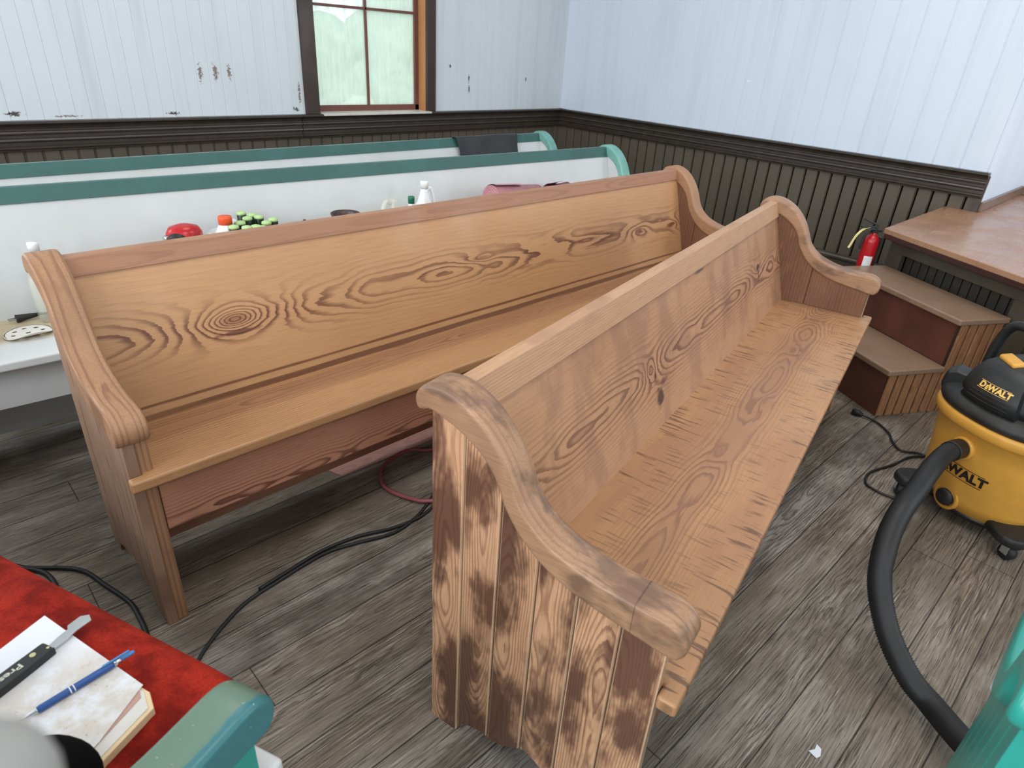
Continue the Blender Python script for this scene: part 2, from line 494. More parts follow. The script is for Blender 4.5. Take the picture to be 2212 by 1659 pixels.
# half sanded pew in front (pinkish tan with dark scorched patches) ---------------
K2 = [(0.777, 0.625, 7.0, 0.055, 0.038), (1.83, 0.66, 4.0, .07, .03), (2.1, .64, 4, .05, .03), (0.18, .60, 3, .07, .03)]
M_B_BACK = wood('pinkish_pine_back', 'X', 'Z', (192, 149, 114), (164, 121, 91), (94, 59, 46), s0=0.612, slope=0.014, wob=.02, h0=.022, freq=92, halo=.07,
                amt=.95, amin=.1, knots=K2, seed=6.0, fine=.2, rough=.4, stretch=.8, jag=1.5,
                blotch=((132, 98, 82), .46, 4.5, 2.2, .42),
                spot=[(0.818, 0.535, .026, .03, (58, 40, 38), .9), (0.85, 0.57, .03, .012, (74, 50, 44), .7), (1.837, 0.665, .03, .012, (66, 52, 48), .9),
                      (1.84, 0.64, .01, .04, (80, 62, 56), .7), (1.127, .84, .02, .005, (70, 60, 56), .8), (0.8, .60, .01, .01, (70, 40, 34), .6),
                      (1.20, .79, .05, .006, (74, 60, 54), .8), (1.47, .80, .02, .012, (90, 74, 66), .8)])
M_B_RAIL = wood('tan_top_strip', 'X', 'Z', (196, 156, 122), (176, 136, 104), (130, 94, 72), s0=0.90, wob=.01, freq=170, halo=.2, amt=.35, amin=.3, fine=.3, seed=18, rough=.45, stretch=.3,
                blotch=((144, 108, 86), .55, 8.0, .3, .5))
M_B_SEAT = wood('saw_marked_pine_seat', 'X', 'Y', (186, 143, 102), (162, 118, 82), (100, 64, 47), s0=-0.335, wob=.03, h0=.022, freq=110, halo=.06, amt=.95, amin=.03,
                knots=[(1.62, -.33, 5, .14, .03), (1.15, -.35, 4, .12, .025), (0.78, -.33, 3, .12, .03), (2.0, -.33, 4, .06, .04)], seed=9, fine=.16, rough=.42,
                stretch=.8, jag=2.0, saw=(-.43, -.24, (84, 58, 44)), blotch=((148, 104, 78), .5, 6.0, .25, .45), spot=[(1.1, -.335, 1.9, .05, (146, 106, 82), .5)])
M_B_CAP = wood('greyed_arm_wood', 'Y', 'X', (178, 140, 108), (154, 116, 88), (104, 72, 58), s0=.02, wob=.02, freq=90, halo=.06, amt=.5, amin=.25, spot=[(-.418, .02, .0016, .06, (70, 50, 42), .8)], seed=21, fine=.35,
               rough=.45, stretch=1.5, jag=1.5, blotch=((98, 74, 60), .49, 12.0, .55, .75))
M_B_END = wood('scorched_end_planks', 'Z', 'Y', (214, 170, 132), (190, 142, 108), (120, 78, 60), wob=.035, h0=.030, freq=210, halo=.10, amt=.8, amin=.4,
               planks=(0.0815, -0.072), seed=7, fine=.3, rough=.30, stretch=.75, jag=2.0, edge=(222, 186, 152),
               blotch=((80, 50, 40), .405, 10.0, .42, .88))
M_B_APR = wood('dark_apron_wood', 'X', 'Z', (150, 104, 80), (128, 84, 64), (88, 52, 40), s0=0.33, seed=31, fine=.2, rough=.45)

# painted pews ---------------------------------------------------------------------
M_WHITE = plain('aged_white_paint', srgb(200, 203, 203), 0.42, var=.035, scale=2.2, bump=.06, bscale=30)
M_TEAL = plain('teal_paint', srgb(50, 94, 88), 0.5, var=.07, scale=5)
M_TEAL_CAP = plain('worn_teal_paint', srgb(112, 164, 154), 0.36, var=.09, scale=9)
M_TEAL_NEAR = plain('bright_teal_paint', srgb(44, 150, 138), 0.3, var=.04, scale=6)


def two_tone():
    n = NT('green_arm_paint', 0.33, 0, 0.5)
    o = n.sep(n.co())
    v = n.noise(n.co(), 30.0, 3.0)
    edge = n.add(n.mul(o[0], 1.0), n.mul(n.sub(v, 0.5), 0.012))
    c = n.mix(n.ss(edge, 0.0, -0.006), srgb(98, 124, 108), srgb(56, 112, 118))
    w = n.noise(n.co(), 160.0, 2.0)
    c = n.mix(n.ss(w, 0.73, 0.76, 0.0, 0.8), c, srgb(190, 214, 206))
    n.color(c)
    return n.mat


M_GREEN_CAP = two_tone()
def pew_seat():
    n = NT('dusty_seat_paint', 0.42, 0, 0.4)
    o = n.sep(n.co())
    v = n.noise(n.co(), 6.0, 4.0)
    k = n.ss(n.add(o[1], n.mul(v, 0.05)), -0.37, -0.30)
    n.color(n.mix(k, srgb(214, 216, 216), n.mix(v, srgb(206, 190, 156), srgb(178, 162, 132))))
    return n.mat
M_SEATC = pew_seat()
M_DUSTY = plain('dusty_seat_boards', srgb(196, 180, 148), 0.45, var=.06, scale=4)

M_BLACK = plain('black_plastic', srgb(27, 28, 29), 0.45, var=.2, scale=7)
M_DUSTBLACK = plain('dusty_black_plastic', srgb(34, 34, 33), 0.55, var=.3, scale=9)
M_RUBBER = plain('black_rubber', srgb(30, 30, 31), 0.55, var=.15)
M_YEL = plain('yellow_plastic', srgb(208, 152, 62), 0.42, var=.07, scale=5)
M_STEEL = plain('bright_steel', srgb(200, 203, 208), 0.25, metal=0.9, var=.05)
M_RED = plain('red_enamel', srgb(178, 22, 30), 0.28, var=.06)
M_PAPER = plain('white_paper', srgb(228, 232, 238), 0.7, var=.02)
M_WHITEPL = plain('white_plastic', srgb(232, 234, 234), 0.4, var=.02)


def glass_like(name, col, alpha, rough=0.2):
    n = NT(name, rough)
    t = n.t.nodes.new('ShaderNodeBsdfTransparent')
    mx = n.t.nodes.new('ShaderNodeMixShader')
    n.color(srgb(*col))
    n.put(mx.inputs[0], alpha)
    n.t.links.new(t.outputs[0], mx.inputs[1]); n.t.links.new(n.b.outputs[0], mx.inputs[2])
    n.t.links.new(mx.outputs[0], n.t.nodes['Material Output'].inputs['Surface'])
    return n


M_MILKY = glass_like('milky_plastic', (244, 245, 246), 0.88).mat
M_CLEARJ = glass_like('hazy_clear_plastic', (226, 226, 214), 0.45).mat


# ------------------------------------------------------------------ the room
def grooved(mb, axis, plane, a0, a1, z0, z1, sp, off, g, dep, out):
    """board face with V grooves; axis 'x' runs along X at y=plane, 'y' along Y at x=plane; out=+1/-1 is the room side"""
    pts = [(a0, 0.0)]
    k = math.ceil((a0 - off) / sp)
    while off + k * sp < a1 - g:
        c = off + k * sp
        if c - g > a0:
            pts += [(c - g / 2, 0.0), (c - g / 6, dep), (c + g / 6, dep), (c + g / 2, 0.0)]
        k += 1
    pts.append((a1, 0.0))
    v = []
    for z in (z0, z1):
        for a, d in pts:
            v.append((a, plane - out * d, z) if axis == 'x' else (plane - out * d, a, z))
    n = len(pts)
    mb.add(v, [(i, i + 1, n + i + 1, n + i) for i in range(n - 1)])


def wall_holes(mb, axis, p0, p1, a0, a1, z0, z1, holes):
    As = sorted({a0, a1} | {h[0] for h in holes} | {h[1] for h in holes})
    Zs = sorted({z0, z1} | {h[2] for h in holes} | {h[3] for h in holes})
    for i in range(len(As) - 1):
        for j in range(len(Zs) - 1):
            ca, cz = (As[i] + As[i + 1]) / 2, (Zs[j] + Zs[j + 1]) / 2
            if any(h[0] < ca < h[1] and h[2] < cz < h[3] for h in holes): continue
            if axis == 'x': mb.box(As[i], As[i + 1], p0, p1, Zs[j], Zs[j + 1])
            else: mb.box(p0, p1, As[i], As[i + 1], Zs[j], Zs[j + 1])


RZ = 0.8735   # top of the chair rail
WT = 0.14
# floor and ceiling
m = MB(); m.box(ROOM_L - WT, ALC_X + .2, ROOM_F - WT, ROOM_B + WT, -0.06, 0.0)
tag(m.build('floor', M_FLOOR), kind='structure')
m = MB(); m.box(ROOM_L - WT, ALC_X + .2, ROOM_F - WT, ROOM_B + WT, CEIL, CEIL + .08)
tag(m.build('ceiling', M_CEIL), kind='structure')

# back wall with two window openings
WX0, WX1, WZ0, WZ1 = 2.316, 3.222, 0.875, 2.82
holes_b = [(WX0, WX1, WZ0, WZ1), (-1.35, -0.45, 0.9, 2.8)]
m = MB()
wall_holes(m, 'x', ROOM_B + 0.012, ROOM_B + WT, ROOM_L - WT, ROOM_R + 0.02, 0, CEIL, holes_b)
segs = [(ROOM_L, -1.35, RZ, CEIL), (-0.45, WX0, RZ, CEIL), (WX1, ROOM_R, RZ, CEIL), (WX0, WX1, WZ1, CEIL), (-1.35, -0.45, 2.8, CEIL), (-1.35, -0.45, RZ, 0.9)]
for a0, a1, z0, z1 in segs: grooved(m, 'x', ROOM_B, a0, a1, z0, z1, 0.0735, 0.01, 0.006, 0.0025, -1)
tag(m.build('wall_back', M_WALLB), kind='structure')
m = MB(); grooved(m, 'x', ROOM_B, ROOM_L, ROOM_R, 0.0, RZ, 0.0815, 0.045, 0.016, 0.010, -1)
tag(m.build('trim_1', M_WAIN), kind='structure')
# right wall
m = MB()
m.box(ROOM_R + 0.012, ROOM_R + WT, WALL_END + 0.01, ROOM_B + WT, 0, CEIL)
grooved(m, 'y', ROOM_R, WALL_END, ROOM_B, RZ, CEIL, 0.1505, 3.004, 0.010, 0.005, -1)
m.box(ROOM_R - .0005, ALC_X, WALL_END - .001, WALL_END + .02, RZ - .02, CEIL)
m.box(ROOM_R + .013, ALC_X, WALL_END - .001, WALL_END + .02, 0, RZ - .02)
tag(m.build('wall_right', M_WALLR), kind='structure')
m = MB(); grooved(m, 'y', ROOM_R, WALL_END + .03, ROOM_B, 0.0, RZ, 0.0905, 1.318, 0.019, 0.012, -1)
m.box(ROOM_R, ROOM_R + .013, WALL_END, WALL_END + .032, 0, RZ)
tag(m.build('trim_2', M_WAIN), kind='structure')
# alcove walls
m = MB()
m.box(ALC_X, ALC_X + WT, -3.0 - WT, WALL_END + .02, 0, CEIL)
m.box(ALC_X - 0.012, ALC_X, -3.0, WALL_END, 0.65, CEIL)
tag(m.build('wall_alcove', M_WALLR), kind='structure')
m = MB()
wall_holes(m, 'x', -3.0 - WT, -3.0, ROOM_R, ALC_X + .1, 0, CEIL, [(4.95, 5.65, 1.15, 2.85)])
tag(m.build('wall_alcove_side', M_WALLR), kind='structure')
m = MB(); m.box(ROOM_R, ROOM_R + WT, ROOM_F, -3.0 - WT, 0, CEIL)
tag(m.build('wall_right_front', M_WALLR), kind='structure')
# left and rear walls (outside the picture, they close the room)
lh = [(y - .5, y + .5, 1.2, 3.5) for y in (2.6, 0.2, -2.4)]
m = MB(); wall_holes(m, 'y', ROOM_L - WT, ROOM_L, ROOM_F - WT, ROOM_B + WT, 0, CEIL, lh)
tag(m.build('wall_left', M_WALLR), kind='structure')
rh = [(x - .5, x + .5, 1.2, 3.5) for x in (-1.4, 2.4)]
m = MB(); wall_holes(m, 'x', ROOM_F - WT, ROOM_F, ROOM_L, ROOM_R + WT, 0, CEIL, rh)
tag(m.build('wall_rear', M_WALLR), kind='structure')

# chair rails
RP = [(0, .8735), (.046, .8735), (.052, .868), (.052, .862), (.046, .857), (.034, .852), (.026, .842), (.022, .832), (.022, .826), (.032, .822), (.034, .815),
      (.032, .808), (.02, .804), (.02, .790), (.03, .786), (.031, .778), (.028, .772), (.018, .768), (.018, .752), (.028, .747), (.028, .738), (.02, .733), (.018, .724), (0, .722)]
m = MB(); m.prism([(ROOM_B - a, b) for a, b in RP], ROOM_L, 2.18, 'x')
m.prism([(ROOM_B - a, b) for a, b in RP], 2.184, ROOM_R, 'x')
tag(m.build('trim_3', M_RAIL), kind='structure')
m = MB(); m.prism([(ROOM_R - a, b) for a, b in RP], WALL_END + .004, ROOM_B, 'y')
tag(m.build('trim_4', M_RAIL), kind='structure')
m = MB(); m.box(ROOM_R - .03, ROOM_R, WALL_END - .002, WALL_END + .03, .60, .724)
tag(m.build('trim_5', M_RAIL), kind='structure')
# baseboards with a rounded cap
BP = [(0, 0), (.022, 0), (.022, .175), (.034, .182), (.036, .196), (.03, .207), (.012, .213), (0, .213)]
m = MB(); m.prism([(ROOM_R - a, b) for a, b in BP], 1.06, ROOM_B, 'y')
tag(m.build('baseboard_right', M_BB, bevel=.002), kind='structure')
m = MB(); m.prism([(ROOM_B - a, b) for a, b in BP], ROOM_L, ROOM_R, 'x')
tag(m.build('baseboard_back', M_BB, bevel=.002), kind='structure')
M_ABB = plain('brown_alcove_base', srgb(120, 98, 84), 0.35)
m = MB(); m.box(ROOM_R, ALC_X - .012, WALL_END - .018, WALL_END, .648, .705)
m.box(ALC_X - .03, ALC_X - .012, -3.0, WALL_END, .648, .705)
tag(m.build('baseboard_alcove', M_ABB, bevel=.004), kind='structure')

# the window in view
win = empty('window_1', ((WX0 + WX1) / 2, ROOM_B, WZ0)); tag(win, kind='structure')
def wchild(name, mb, mat, bevel=.002, **k):
    o = mb.build(name, mat, None, bevel=bevel, **k); o.parent = win
    o.matrix_parent_inverse = Matrix.Translation(-Vector(win.location)); return o
m = MB(); m.box(2.222, WX0 + .006, ROOM_B - .022, ROOM_B, RZ, 2.94); m.box(WX1 - .004, 3.297, ROOM_B - .022, ROOM_B, RZ, 2.94)
m.box(2.20, 3.32, ROOM_B - .026, ROOM_B, 2.82, 2.96)
wchild('casing', m, M_CASE)
m = MB(); m.box(WX0 - .001, WX0 + .006, ROOM_B, ROOM_B + .135, WZ0, WZ1); m.box(WX1 - .006, WX1 + .001, ROOM_B, ROOM_B + .135, WZ0, WZ1)
wchild('jamb', m, M_JAMB, 0)
m = MB(); m.box(2.33, 3.235, ROOM_B - .058, ROOM_B + .14, WZ0 - .012, WZ0 + .002)
wchild('sill', m, M_SILL)
ys0, ys1 = ROOM_B + .085, ROOM_B + .118
m = MB()
m.box(WX0 + .006, WX0 + .034, ys0, ys1, WZ0, 2.0); m.box(WX1 - .04, WX1 - .006, ys0, ys1, WZ0, 2.0)
m.box(WX0, WX1, ys0, ys1, WZ0, .915); m.box(WX0, WX1, ys0, ys1, 2.13, 2.175)
m.box(WX0 + .006, WX0 + .034, ys0, ys1, 2.0, WZ1); m.box(WX1 - .04, WX1 - .006, ys0, ys1, 2.0, WZ1); m.box(WX0, WX1, ys0, ys1, 2.775, WZ1)
m.box(2.768, 2.784, ys0 + .003, ys1, .915, 2.775)
m.box(WX0 + .03, WX1 - .03, ys0 + .003, ys1, 1.515, 1.531); m.box(WX0 + .03, WX1 - .03, ys0 + .003, ys1, 2.46, 2.476)
wchild('sash', m, M_SASH)
gl = glass_like('dirty_window_glass', (244, 248, 244), 0.35, 0.12)
_o = gl.sep(gl.co())
_st = gl.noise(gl.xyz(gl.mul(_o[0], 38.0), 0.0, gl.mul(_o[2], 3.5)), 1.0, 4.0, 0.6)
_cl = gl.noise(gl.co(), 4.0, 4.0)
_mx = [x for x in gl.t.nodes if x.type == 'MIX_SHADER'][0]
gl.put(_mx.inputs[0], gl.m('MULTIPLY', gl.ss(_st, 0.35, 0.75, 0.55, 0.85), gl.ss(_cl, 0.3, 0.7, 0.75, 1.0)))
gl.b.inputs['Transmission Weight'].default_value = 0.0
gl.b.inputs['Subsurface Weight'].default_value = 0.0
_tr = gl.t.nodes.new('ShaderNodeBsdfTranslucent'); _tr.inputs[0].default_value = srgb(228, 240, 230)
_ad = gl.t.nodes.new('ShaderNodeMixShader'); _ad.inputs[0].default_value = 0.7
gl.t.links.new(gl.b.outputs[0], _ad.inputs[1]); gl.t.links.new(_tr.outputs[0], _ad.inputs[2])
gl.t.links.new(_ad.outputs[0], _mx.inputs[2])
for x0, x1, z0, z1 in [(WX0 + .03, 2.768, .915, 1.515), (2.784, WX1 - .036, .915, 1.515), (WX0 + .03, 2.768, 1.531, 2.13), (2.784, WX1 - .036, 1.531, 2.13),
                       (WX0 + .03, 2.768, 2.175, 2.46), (2.784, WX1 - .036, 2.175, 2.46), (WX0 + .03, 2.768, 2.476, 2.775), (2.784, WX1 - .036, 2.476, 2.775)]:
    m = MB(); m.box(x0, x1, ys0 + .016, ys0 + .019, z0, z1)
    wchild('pane', m, gl.mat, 0)

# what stands outside the window
m = MB(); m.box(-14, 22, 4.7, 40, -0.7, -0.6)
tag(m.build('lawn', plain('grass', srgb(165, 182, 150), 0.9, var=.15, scale=3), None), 'sunlit green lawn outside the window', 'grass', kind='stuff')
rnd = random.Random(4)
M_LEAF = plain('hazy_green_leaves', srgb(150, 172, 148), 0.8, var=.3, scale=5, bump=.4, bscale=8)
def bush(x, y, r, h, label):
    m = MB()
    for i in range(26):
        a = rnd.uniform(0, 2 * pi); q = rnd.uniform(0, .8) * r; z = rnd.uniform(.28, 1) * h
        s = rnd.uniform(.25, .5) * r * (1.15 - .5 * z / h)
        m.ball((q * cos(a) * (1.1 - .6 * z / h), q * sin(a) * .6, z), (s, s, s * .9), 10, 7)
    o = m.build('tree', M_LEAF); o.location = (x, y, -.59)
    tag(o, label, 'tree', 'trees outside the window') if False else tag(o, label, 'tree')
bush(6.15, 9.0, .85, 2.7, 'leafy green tree seen through the right pane of the window')
bush(7.2, 12.8, 1.45, 3.6, 'paler green tree seen through the left pane of the window')
bush(10.6, 12.8, 1.6, 3.2, 'green tree at the right behind the window')


# ------------------------------------------------------------------ pews
TOPC = [(-.014, .815), (-.024, .822), (-.026, .84), (-.016, .858), (.0, .868), (.022, .873), (.045, .872), (.068, .866), (.096, .853), (.123, .834), (.15, .806),
        (.17, .778), (.187, .745), (.203, .712), (.228, .684), (.26, .663), (.30, .648), (.34, .639), (.38, .634), (.43, .632), (.467, .630), (.492, .621), (.507, .602),
        (.507, .578), (.495, .561), (.478, .559), (.45, .563), (.414, .568), (.358, .577), (.31, .588), (.27, .602), (.241, .618), (.21, .642), (.185, .670), (.165, .7),
        (.150, .735), (.13, .764), (.102, .787), (.066, .806), (.03, .818), (.005, .822)]


def make_pew(name, label, o, a, L, mats, p=None, group=None, with_left=True, with_right=True):
    d = dict(vt=.036, zt=.858, vj=.155, zs=.457, vf=.515, ve=.478, ks=1.0, kz=0.0, kv=0.0, rail=.05, apr=.29, scallop=True, post=True)
    d.update(p or {})
    root = empty(name, (o[0], o[1], 0), a)
    tag(root, label, 'pew', group)
    cap_out = [(v * d['ks'] + d['kv'], z + d['kz']) for v, z in TOPC]
    # underside of the cap as a function of v
    top = sorted([(v, z) for v, z in cap_out[:24]]); 
    def ztop(v):
        # middle of the cap: what the end boards run up into
        up = cap_out[5:22]
        for i in range(len(up) - 1):
            if up[i][0] <= v <= up[i + 1][0]:
                t = (v - up[i][0]) / max(1e-6, up[i + 1][0] - up[i][0])
                z = up[i][1] * (1 - t) + up[i + 1][1] * t
                s = abs((up[i + 1][1] - up[i][1]) / max(1e-6, up[i + 1][0] - up[i][0]))
                return z - .022 * sqrt(1 + s * s)
        return up[0][1] - .025 if v < up[0][0] else up[-1][1] - .03
    ve = d['ve']
    SC = [(0, 0), (.070, 0), (.074, .018), (.085, .034), (.105, .045), (.135, .054), (.165, .050), (.195, .056), (.22, .074), (.245, .090), (.27, .080), (.30, .062),
          (.325, .060), (.35, .05), (.375, .025), (.39, .0), (2, 0)]
    def zbot(v):
        if not d['scallop']: return 0.0
        v = v / ve * .478
        for i in range(len(SC) - 1):
            if SC[i][0] <= v <= SC[i + 1][0]:
                t = (v - SC[i][0]) / (SC[i + 1][0] - SC[i][0]); return SC[i][1] * (1 - t) + SC[i + 1][1] * t
        return 0.0
    sides = ([0] if with_left else []) + ([1] if with_right else [])
    for side in sides:
        U = (lambda u: u) if side == 0 else (lambda u: L - u)
        # end board of vertical tongue and groove planks
        vs_ = []
        v = 0.0
        gro = [.072 + .0815 * k for k in range(6) if .072 + .0815 * k < ve - .02]
        base = [ve * i / 60 for i in range(61)]
        for g in gro: base += [g - .0035, g - .001, g + .001, g + .0035]
        base = sorted(set(round(q, 5) for q in base))
        m = MB(); V = []; F = []
        for q in base:
            dep = 0.0
            for g in gro:
                if abs(q - g) <= .0012: dep = .005
            zt_, zb = ztop(q), zbot(q)
            for u, z in ((dep, zb), (dep, zt_), (.024 - dep, zt_), (.024 - dep, zb)): V.append((U(u), -q, z))
        n = len(base)
        for i in range(n - 1):
            for k in range(4):
                j = (k + 1) % 4
                F.append((4 * i + k, 4 * i + j, 4 * i + 4 + j, 4 * i + 4 + k))
        F.append((0, 1, 2, 3)); F.append((4 * n - 1, 4 * n - 2, 4 * n - 3, 4 * n - 4))
        m.add(V, F)
        m.build('end_panel', mats['end'], root, bevel=.0015, seg=1)
        # rounded arm cap following the curve
        m = MB(); outl = cr([(-v, z) for v, z in cap_out], 3, closed=True)
        m.prism(outl, U(-.018), U(.052), 'x', smooth=True)
        m.build('arm_cap', mats['cap'], root, bevel=.013, seg=4)
        m = MB(); V = []; F = []
        bs = [.03 + (ve - .004 - .03) * i / 40 for i in range(41)]
        js = .245 / .478 * ve
        bs = sorted(bs + [js - .003, js - .0008, js + .0008, js + .003])
        for q in bs:
            dep = .004 if abs(q - js) < .001 else 0.0
            zt_ = ztop(q) - .002
            for u, z in ((.0246, d['zs'] + .0008), (.0246, zt_), (.045 - dep, zt_), (.045 - dep, d['zs'] + .0008)): V.append((U(u), -q, z))
        n = len(bs)
        for i in range(n - 1):
            for k in range(4):
                j = (k + 1) % 4
                F.append((4 * i + k, 4 * i + j, 4 * i + 4 + j, 4 * i + 4 + k))
        F.append((0, 1, 2, 3)); F.append((4 * n - 1, 4 * n - 2, 4 * n - 3, 4 * n - 4))
        m.add(V, F)
        m.build('inner_panel', mats['inner'], root, bevel=.001, seg=1)
        if d['post'] and (side == 0 or d['post'] == 2):
            m = MB(); m.box(min(U(.0235), U(.052)), max(U(.0235), U(.052)), -ve + .002, -ve + .042, 0, ztop(ve - .03) - .004)
            m.build('front_post', mats['post'], root, bevel=.003)
    vt, zt, vj, zs, vf = d['vt'], d['zt'], d['vj'], d['zs'], d['vf']
    x0, x1 = .024, L - .024
    # leaning backrest
    k = (vt - vj) / (zt - zs)
    zb = zs - .03
    vb = vj + k * (zb - zs)
    nx = .021
    m = MB()
    m.prism([(-vb, zb), (-vt, zt), (-vt + nx, zt + nx * -k * .2), (-vb + nx, zb)], x0, x1, 'x')
    m.build('backrest', mats['back'], root, bevel=.002)
    vr = vt + k * -d['rail']
    m = MB(); ft = .007
    m.prism([(-(vr + ft), zt - d['rail']), (-(vt + ft), zt + .001), (-vt + nx + .004, zt + .001), (-vt + nx + .004, zt - .006), (-vt - .0005, zt - .0005), (-vr - .0005, zt - d['rail'])], x0 + .001, x1 - .001, 'x')
    m.build('top_rail', mats['rail'], root, bevel=.0015)
    # seat with a rounded nose running across the end boards
    th = .03
    m = MB()
    a_ = -(vj - .03); b_ = -ve - .001; c_ = -vf
    m.prism([(x0 + .0005, a_), (x0 + .0005, b_), (-.006, b_), (-.006, c_), (L + .006, c_), (L + .006, b_), (x1 - .0005, b_), (x1 - .0005, a_)], zs - th, zs, 'z')
    m.build('seat', mats['seat'], root, bevel=.007, seg=4)
    m = MB(); m.box(x0 + .03, x1 - .03, -ve + .006, -ve + .03, d['apr'], zs - th - .0005)
    m.build('apron', mats['apron'], root, bevel=.002)
    m = MB(); m.box(x0 + .0, x1, -.16, -.135, .05, zs - .031)
    m.build('rear_stretcher', mats['apron'], root, bevel=.002)
    return root


M_INNER = wood('dark_varnished_inner_board', 'Z', 'Y', (138, 98, 74), (108, 72, 54), (66, 40, 32), wob=.03, h0=.03, freq=80, halo=.3, amt=.5, fine=.3, seed=61, rough=.33, stretch=.6,
               blotch=((150, 112, 86), .52, 9.0, .4, .6))
matsA = dict(inner=M_INNER, end=M_A_END, cap=M_A_CAP, post=M_A_CAP, back=M_A_BACK, rail=M_A_RAIL, seat=M_A_SEAT, apron=M_A_APR)
matsB = dict(inner=M_INNER, end=M_B_END, cap=M_B_CAP, post=M_B_END, back=M_B_BACK, rail=M_B_RAIL, seat=M_B_SEAT, apron=M_B_APR)
matsC = dict(inner=M_WHITE, end=M_WHITE, cap=M_TEAL_CAP, post=M_WHITE, back=M_WHITE, rail=M_TEAL, seat=M_SEATC, apron=M_WHITE)
matsD = dict(inner=M_WHITE, end=M_TEAL_NEAR, cap=M_GREEN_CAP, post=M_TEAL, back=M_WHITE, rail=M_TEAL, seat=M_WHITE, apron=M_WHITE)
matsE = dict(inner=M_WHITE, end=M_TEAL_NEAR, cap=M_TEAL_NEAR, post=M_TEAL_NEAR, back=M_WHITE, rail=M_TEAL_NEAR, seat=M_WHITE, apron=M_WHITE)

make_pew('church_pew', 'golden sanded pine pew with a big knot, standing before the white pews', (.2169, 1.8364), .0184, 2.7222, matsA,
         dict(vt=.065, zt=.8715, vj=.181, zs=.4685, vf=.461, ve=.432, ks=.93, kv=.012, kz=.012, rail=.044, apr=.285))
make_pew('church_pew', 'half sanded pew with scorched looking end planks and pinkish back, nearest in the middle', (.585, .7666), .2178, 2.2148, matsB,
         dict(rail=.058, post=False))
make_pew('church_pew', 'white pew with teal trim holding tools and bottles on its seat', (-.12, 2.757), -.0552, 3.4, matsC, dict(zt=.86))
make_pew('church_pew', 'white pew with teal trim closest to the window wall, black sheet over its back', (-.073, 3.449), .0082, 3.7, matsC, dict(zt=.81, zs=.43, kz=-.048))
make_pew('church_pew', 'green armed pew at lower left carrying the red cushion', (-.285, .396), radians(113.5), 2.4, matsD, dict(zt=.86))
make_pew('church_pew', 'bright teal pew arm close at the lower right corner', (.68, -2.38), radians(90), 2.3, matsE, dict(zt=.86))


# ------------------------------------------------------------------ platform and steps
SA = 1.0596
D2 = Vector((cos(SA), sin(SA))); N2 = Vector((sin(SA), -cos(SA)))
P1 = Vector((3.714, 1.0466))
M_PLAT = wood('varnished_platform_boards', 'X', 'Y', (176, 138, 108), (160, 120, 92), (120, 84, 62), planks=(0.235, 0.0), freq=70, halo=.1, amt=.35, amin=.1,
              fine=.15, rough=.26, seed=41, tone=((150, 104, 82), .5), bump=.06)
M_PFACE = plain('olive_brown_paint', srgb(70, 64, 54), 0.45, var=.08)
M_DARKEDGE = plain('dark_edge', srgb(62, 38, 34), 0.4)
M_RISER = plain('dark_red_brown_varnish', srgb(96, 56, 44), 0.35, var=.12, scale=5)
M_TREAD = wood('worn_tread', 'X', 'Y', (152, 124, 102), (134, 108, 88), (104, 80, 66), s0=-.1, freq=60, halo=.2, amt=.3, fine=.2, rough=.38, seed=44, bump=.05)
M_SIDE = wood('golden_bead_strips', 'Z', 'Y', (178, 134, 94), (152, 108, 74), (96, 62, 44), planks=(0.047, 0.0), freq=110, amt=.5, fine=.35, rough=.5, seed=47,
              tone=((124, 84, 60), .6))
t1 = P1 - D2 * 1.55
plat = empty('stage_platform', (P1.x, P1.y, 0)); tag(plat, 'raised wooden platform with shiny brown boards in the alcove at right', 'platform')
def pchild(name, mb, mat, bevel=.0, **k):
    o = mb.build(name, mat, None, bevel=bevel, **k); o.parent = plat
    o.matrix_parent_inverse = Matrix.Translation((-P1.x, -P1.y, 0)); return o
PZ = .648
outl = [(P1.x, P1.y), (4.738, P1.y), (4.738, .884), (4.742, .868), (ALC_X - .013, .868), (ALC_X - .013, -2.995), (4.742, -2.995), (4.742, -3.3), (3.7, -3.3), (t1.x, -2.5), (t1.x, t1.y)]
m = MB(); m.prism(outl, PZ - .026, PZ, 'z'); pchild('deck', m, M_PLAT, .003)
q0 = P1 + N2 * .072; q1 = t1 + N2 * .072
def faceseg(mb, a, b, z0, z1, s0, s1, off0, off1):
    """box along segment a->b between distances s0..s1, from depth off0 to off1 behind the face"""
    d = (b - a).normalized(); nn = Vector((-d.y, d.x)) if Vector((-d.y, d.x)).dot(N2) > 0 else Vector((d.y, -d.x))
    c = [a + d * s0 + nn * off0, a + d * s1 + nn * off0, a + d * s1 + nn * off1, a + d * s0 + nn * off1]
    mb.prism([(p.x, p.y) for p in c], z0, z1, 'z')
m = MB()
faceseg(m, P1, t1, PZ - .052, PZ - .0265, .004, 1.55, .006, .03)
pchild('edge_moulding', m, M_DARKEDGE, .004)
m = MB()
Lf = (q1 - q0).length
faceseg(m, q0, q1, .53, PZ - .027, .0, Lf, 0, .03)
faceseg(m, q0, q1, 0, .53, .0, .09, 0, .03)
faceseg(m, q0, q1, 0, .53, .73, .85, 0, .03)
faceseg(m, q0, q1, 0, .14, .09, .73, 0, .03)
faceseg(m, q0, q1, 0, .14, .85, Lf, 0, .03)
m.box(q1.x, q1.x + .03, -2.5, q1.y, 0, PZ - .027)
m.box(q0.x + .02, 4.70, P1.y - .1, P1.y - .07, 0, PZ - .027)
pchild('face_frame', m, M_PFACE, .002)
m = MB()
k = .095
while k < Lf - .05:
    faceseg(m, q0, q1, .14, .53, k, k + .042, .032, .045); k += .05
faceseg(m, q0, q1, .14, .53, .09, Lf, .046, .05)
pchild('recessed_slats', m, plain('dark_slat_paint', srgb(46, 43, 38), 0.5), .002)

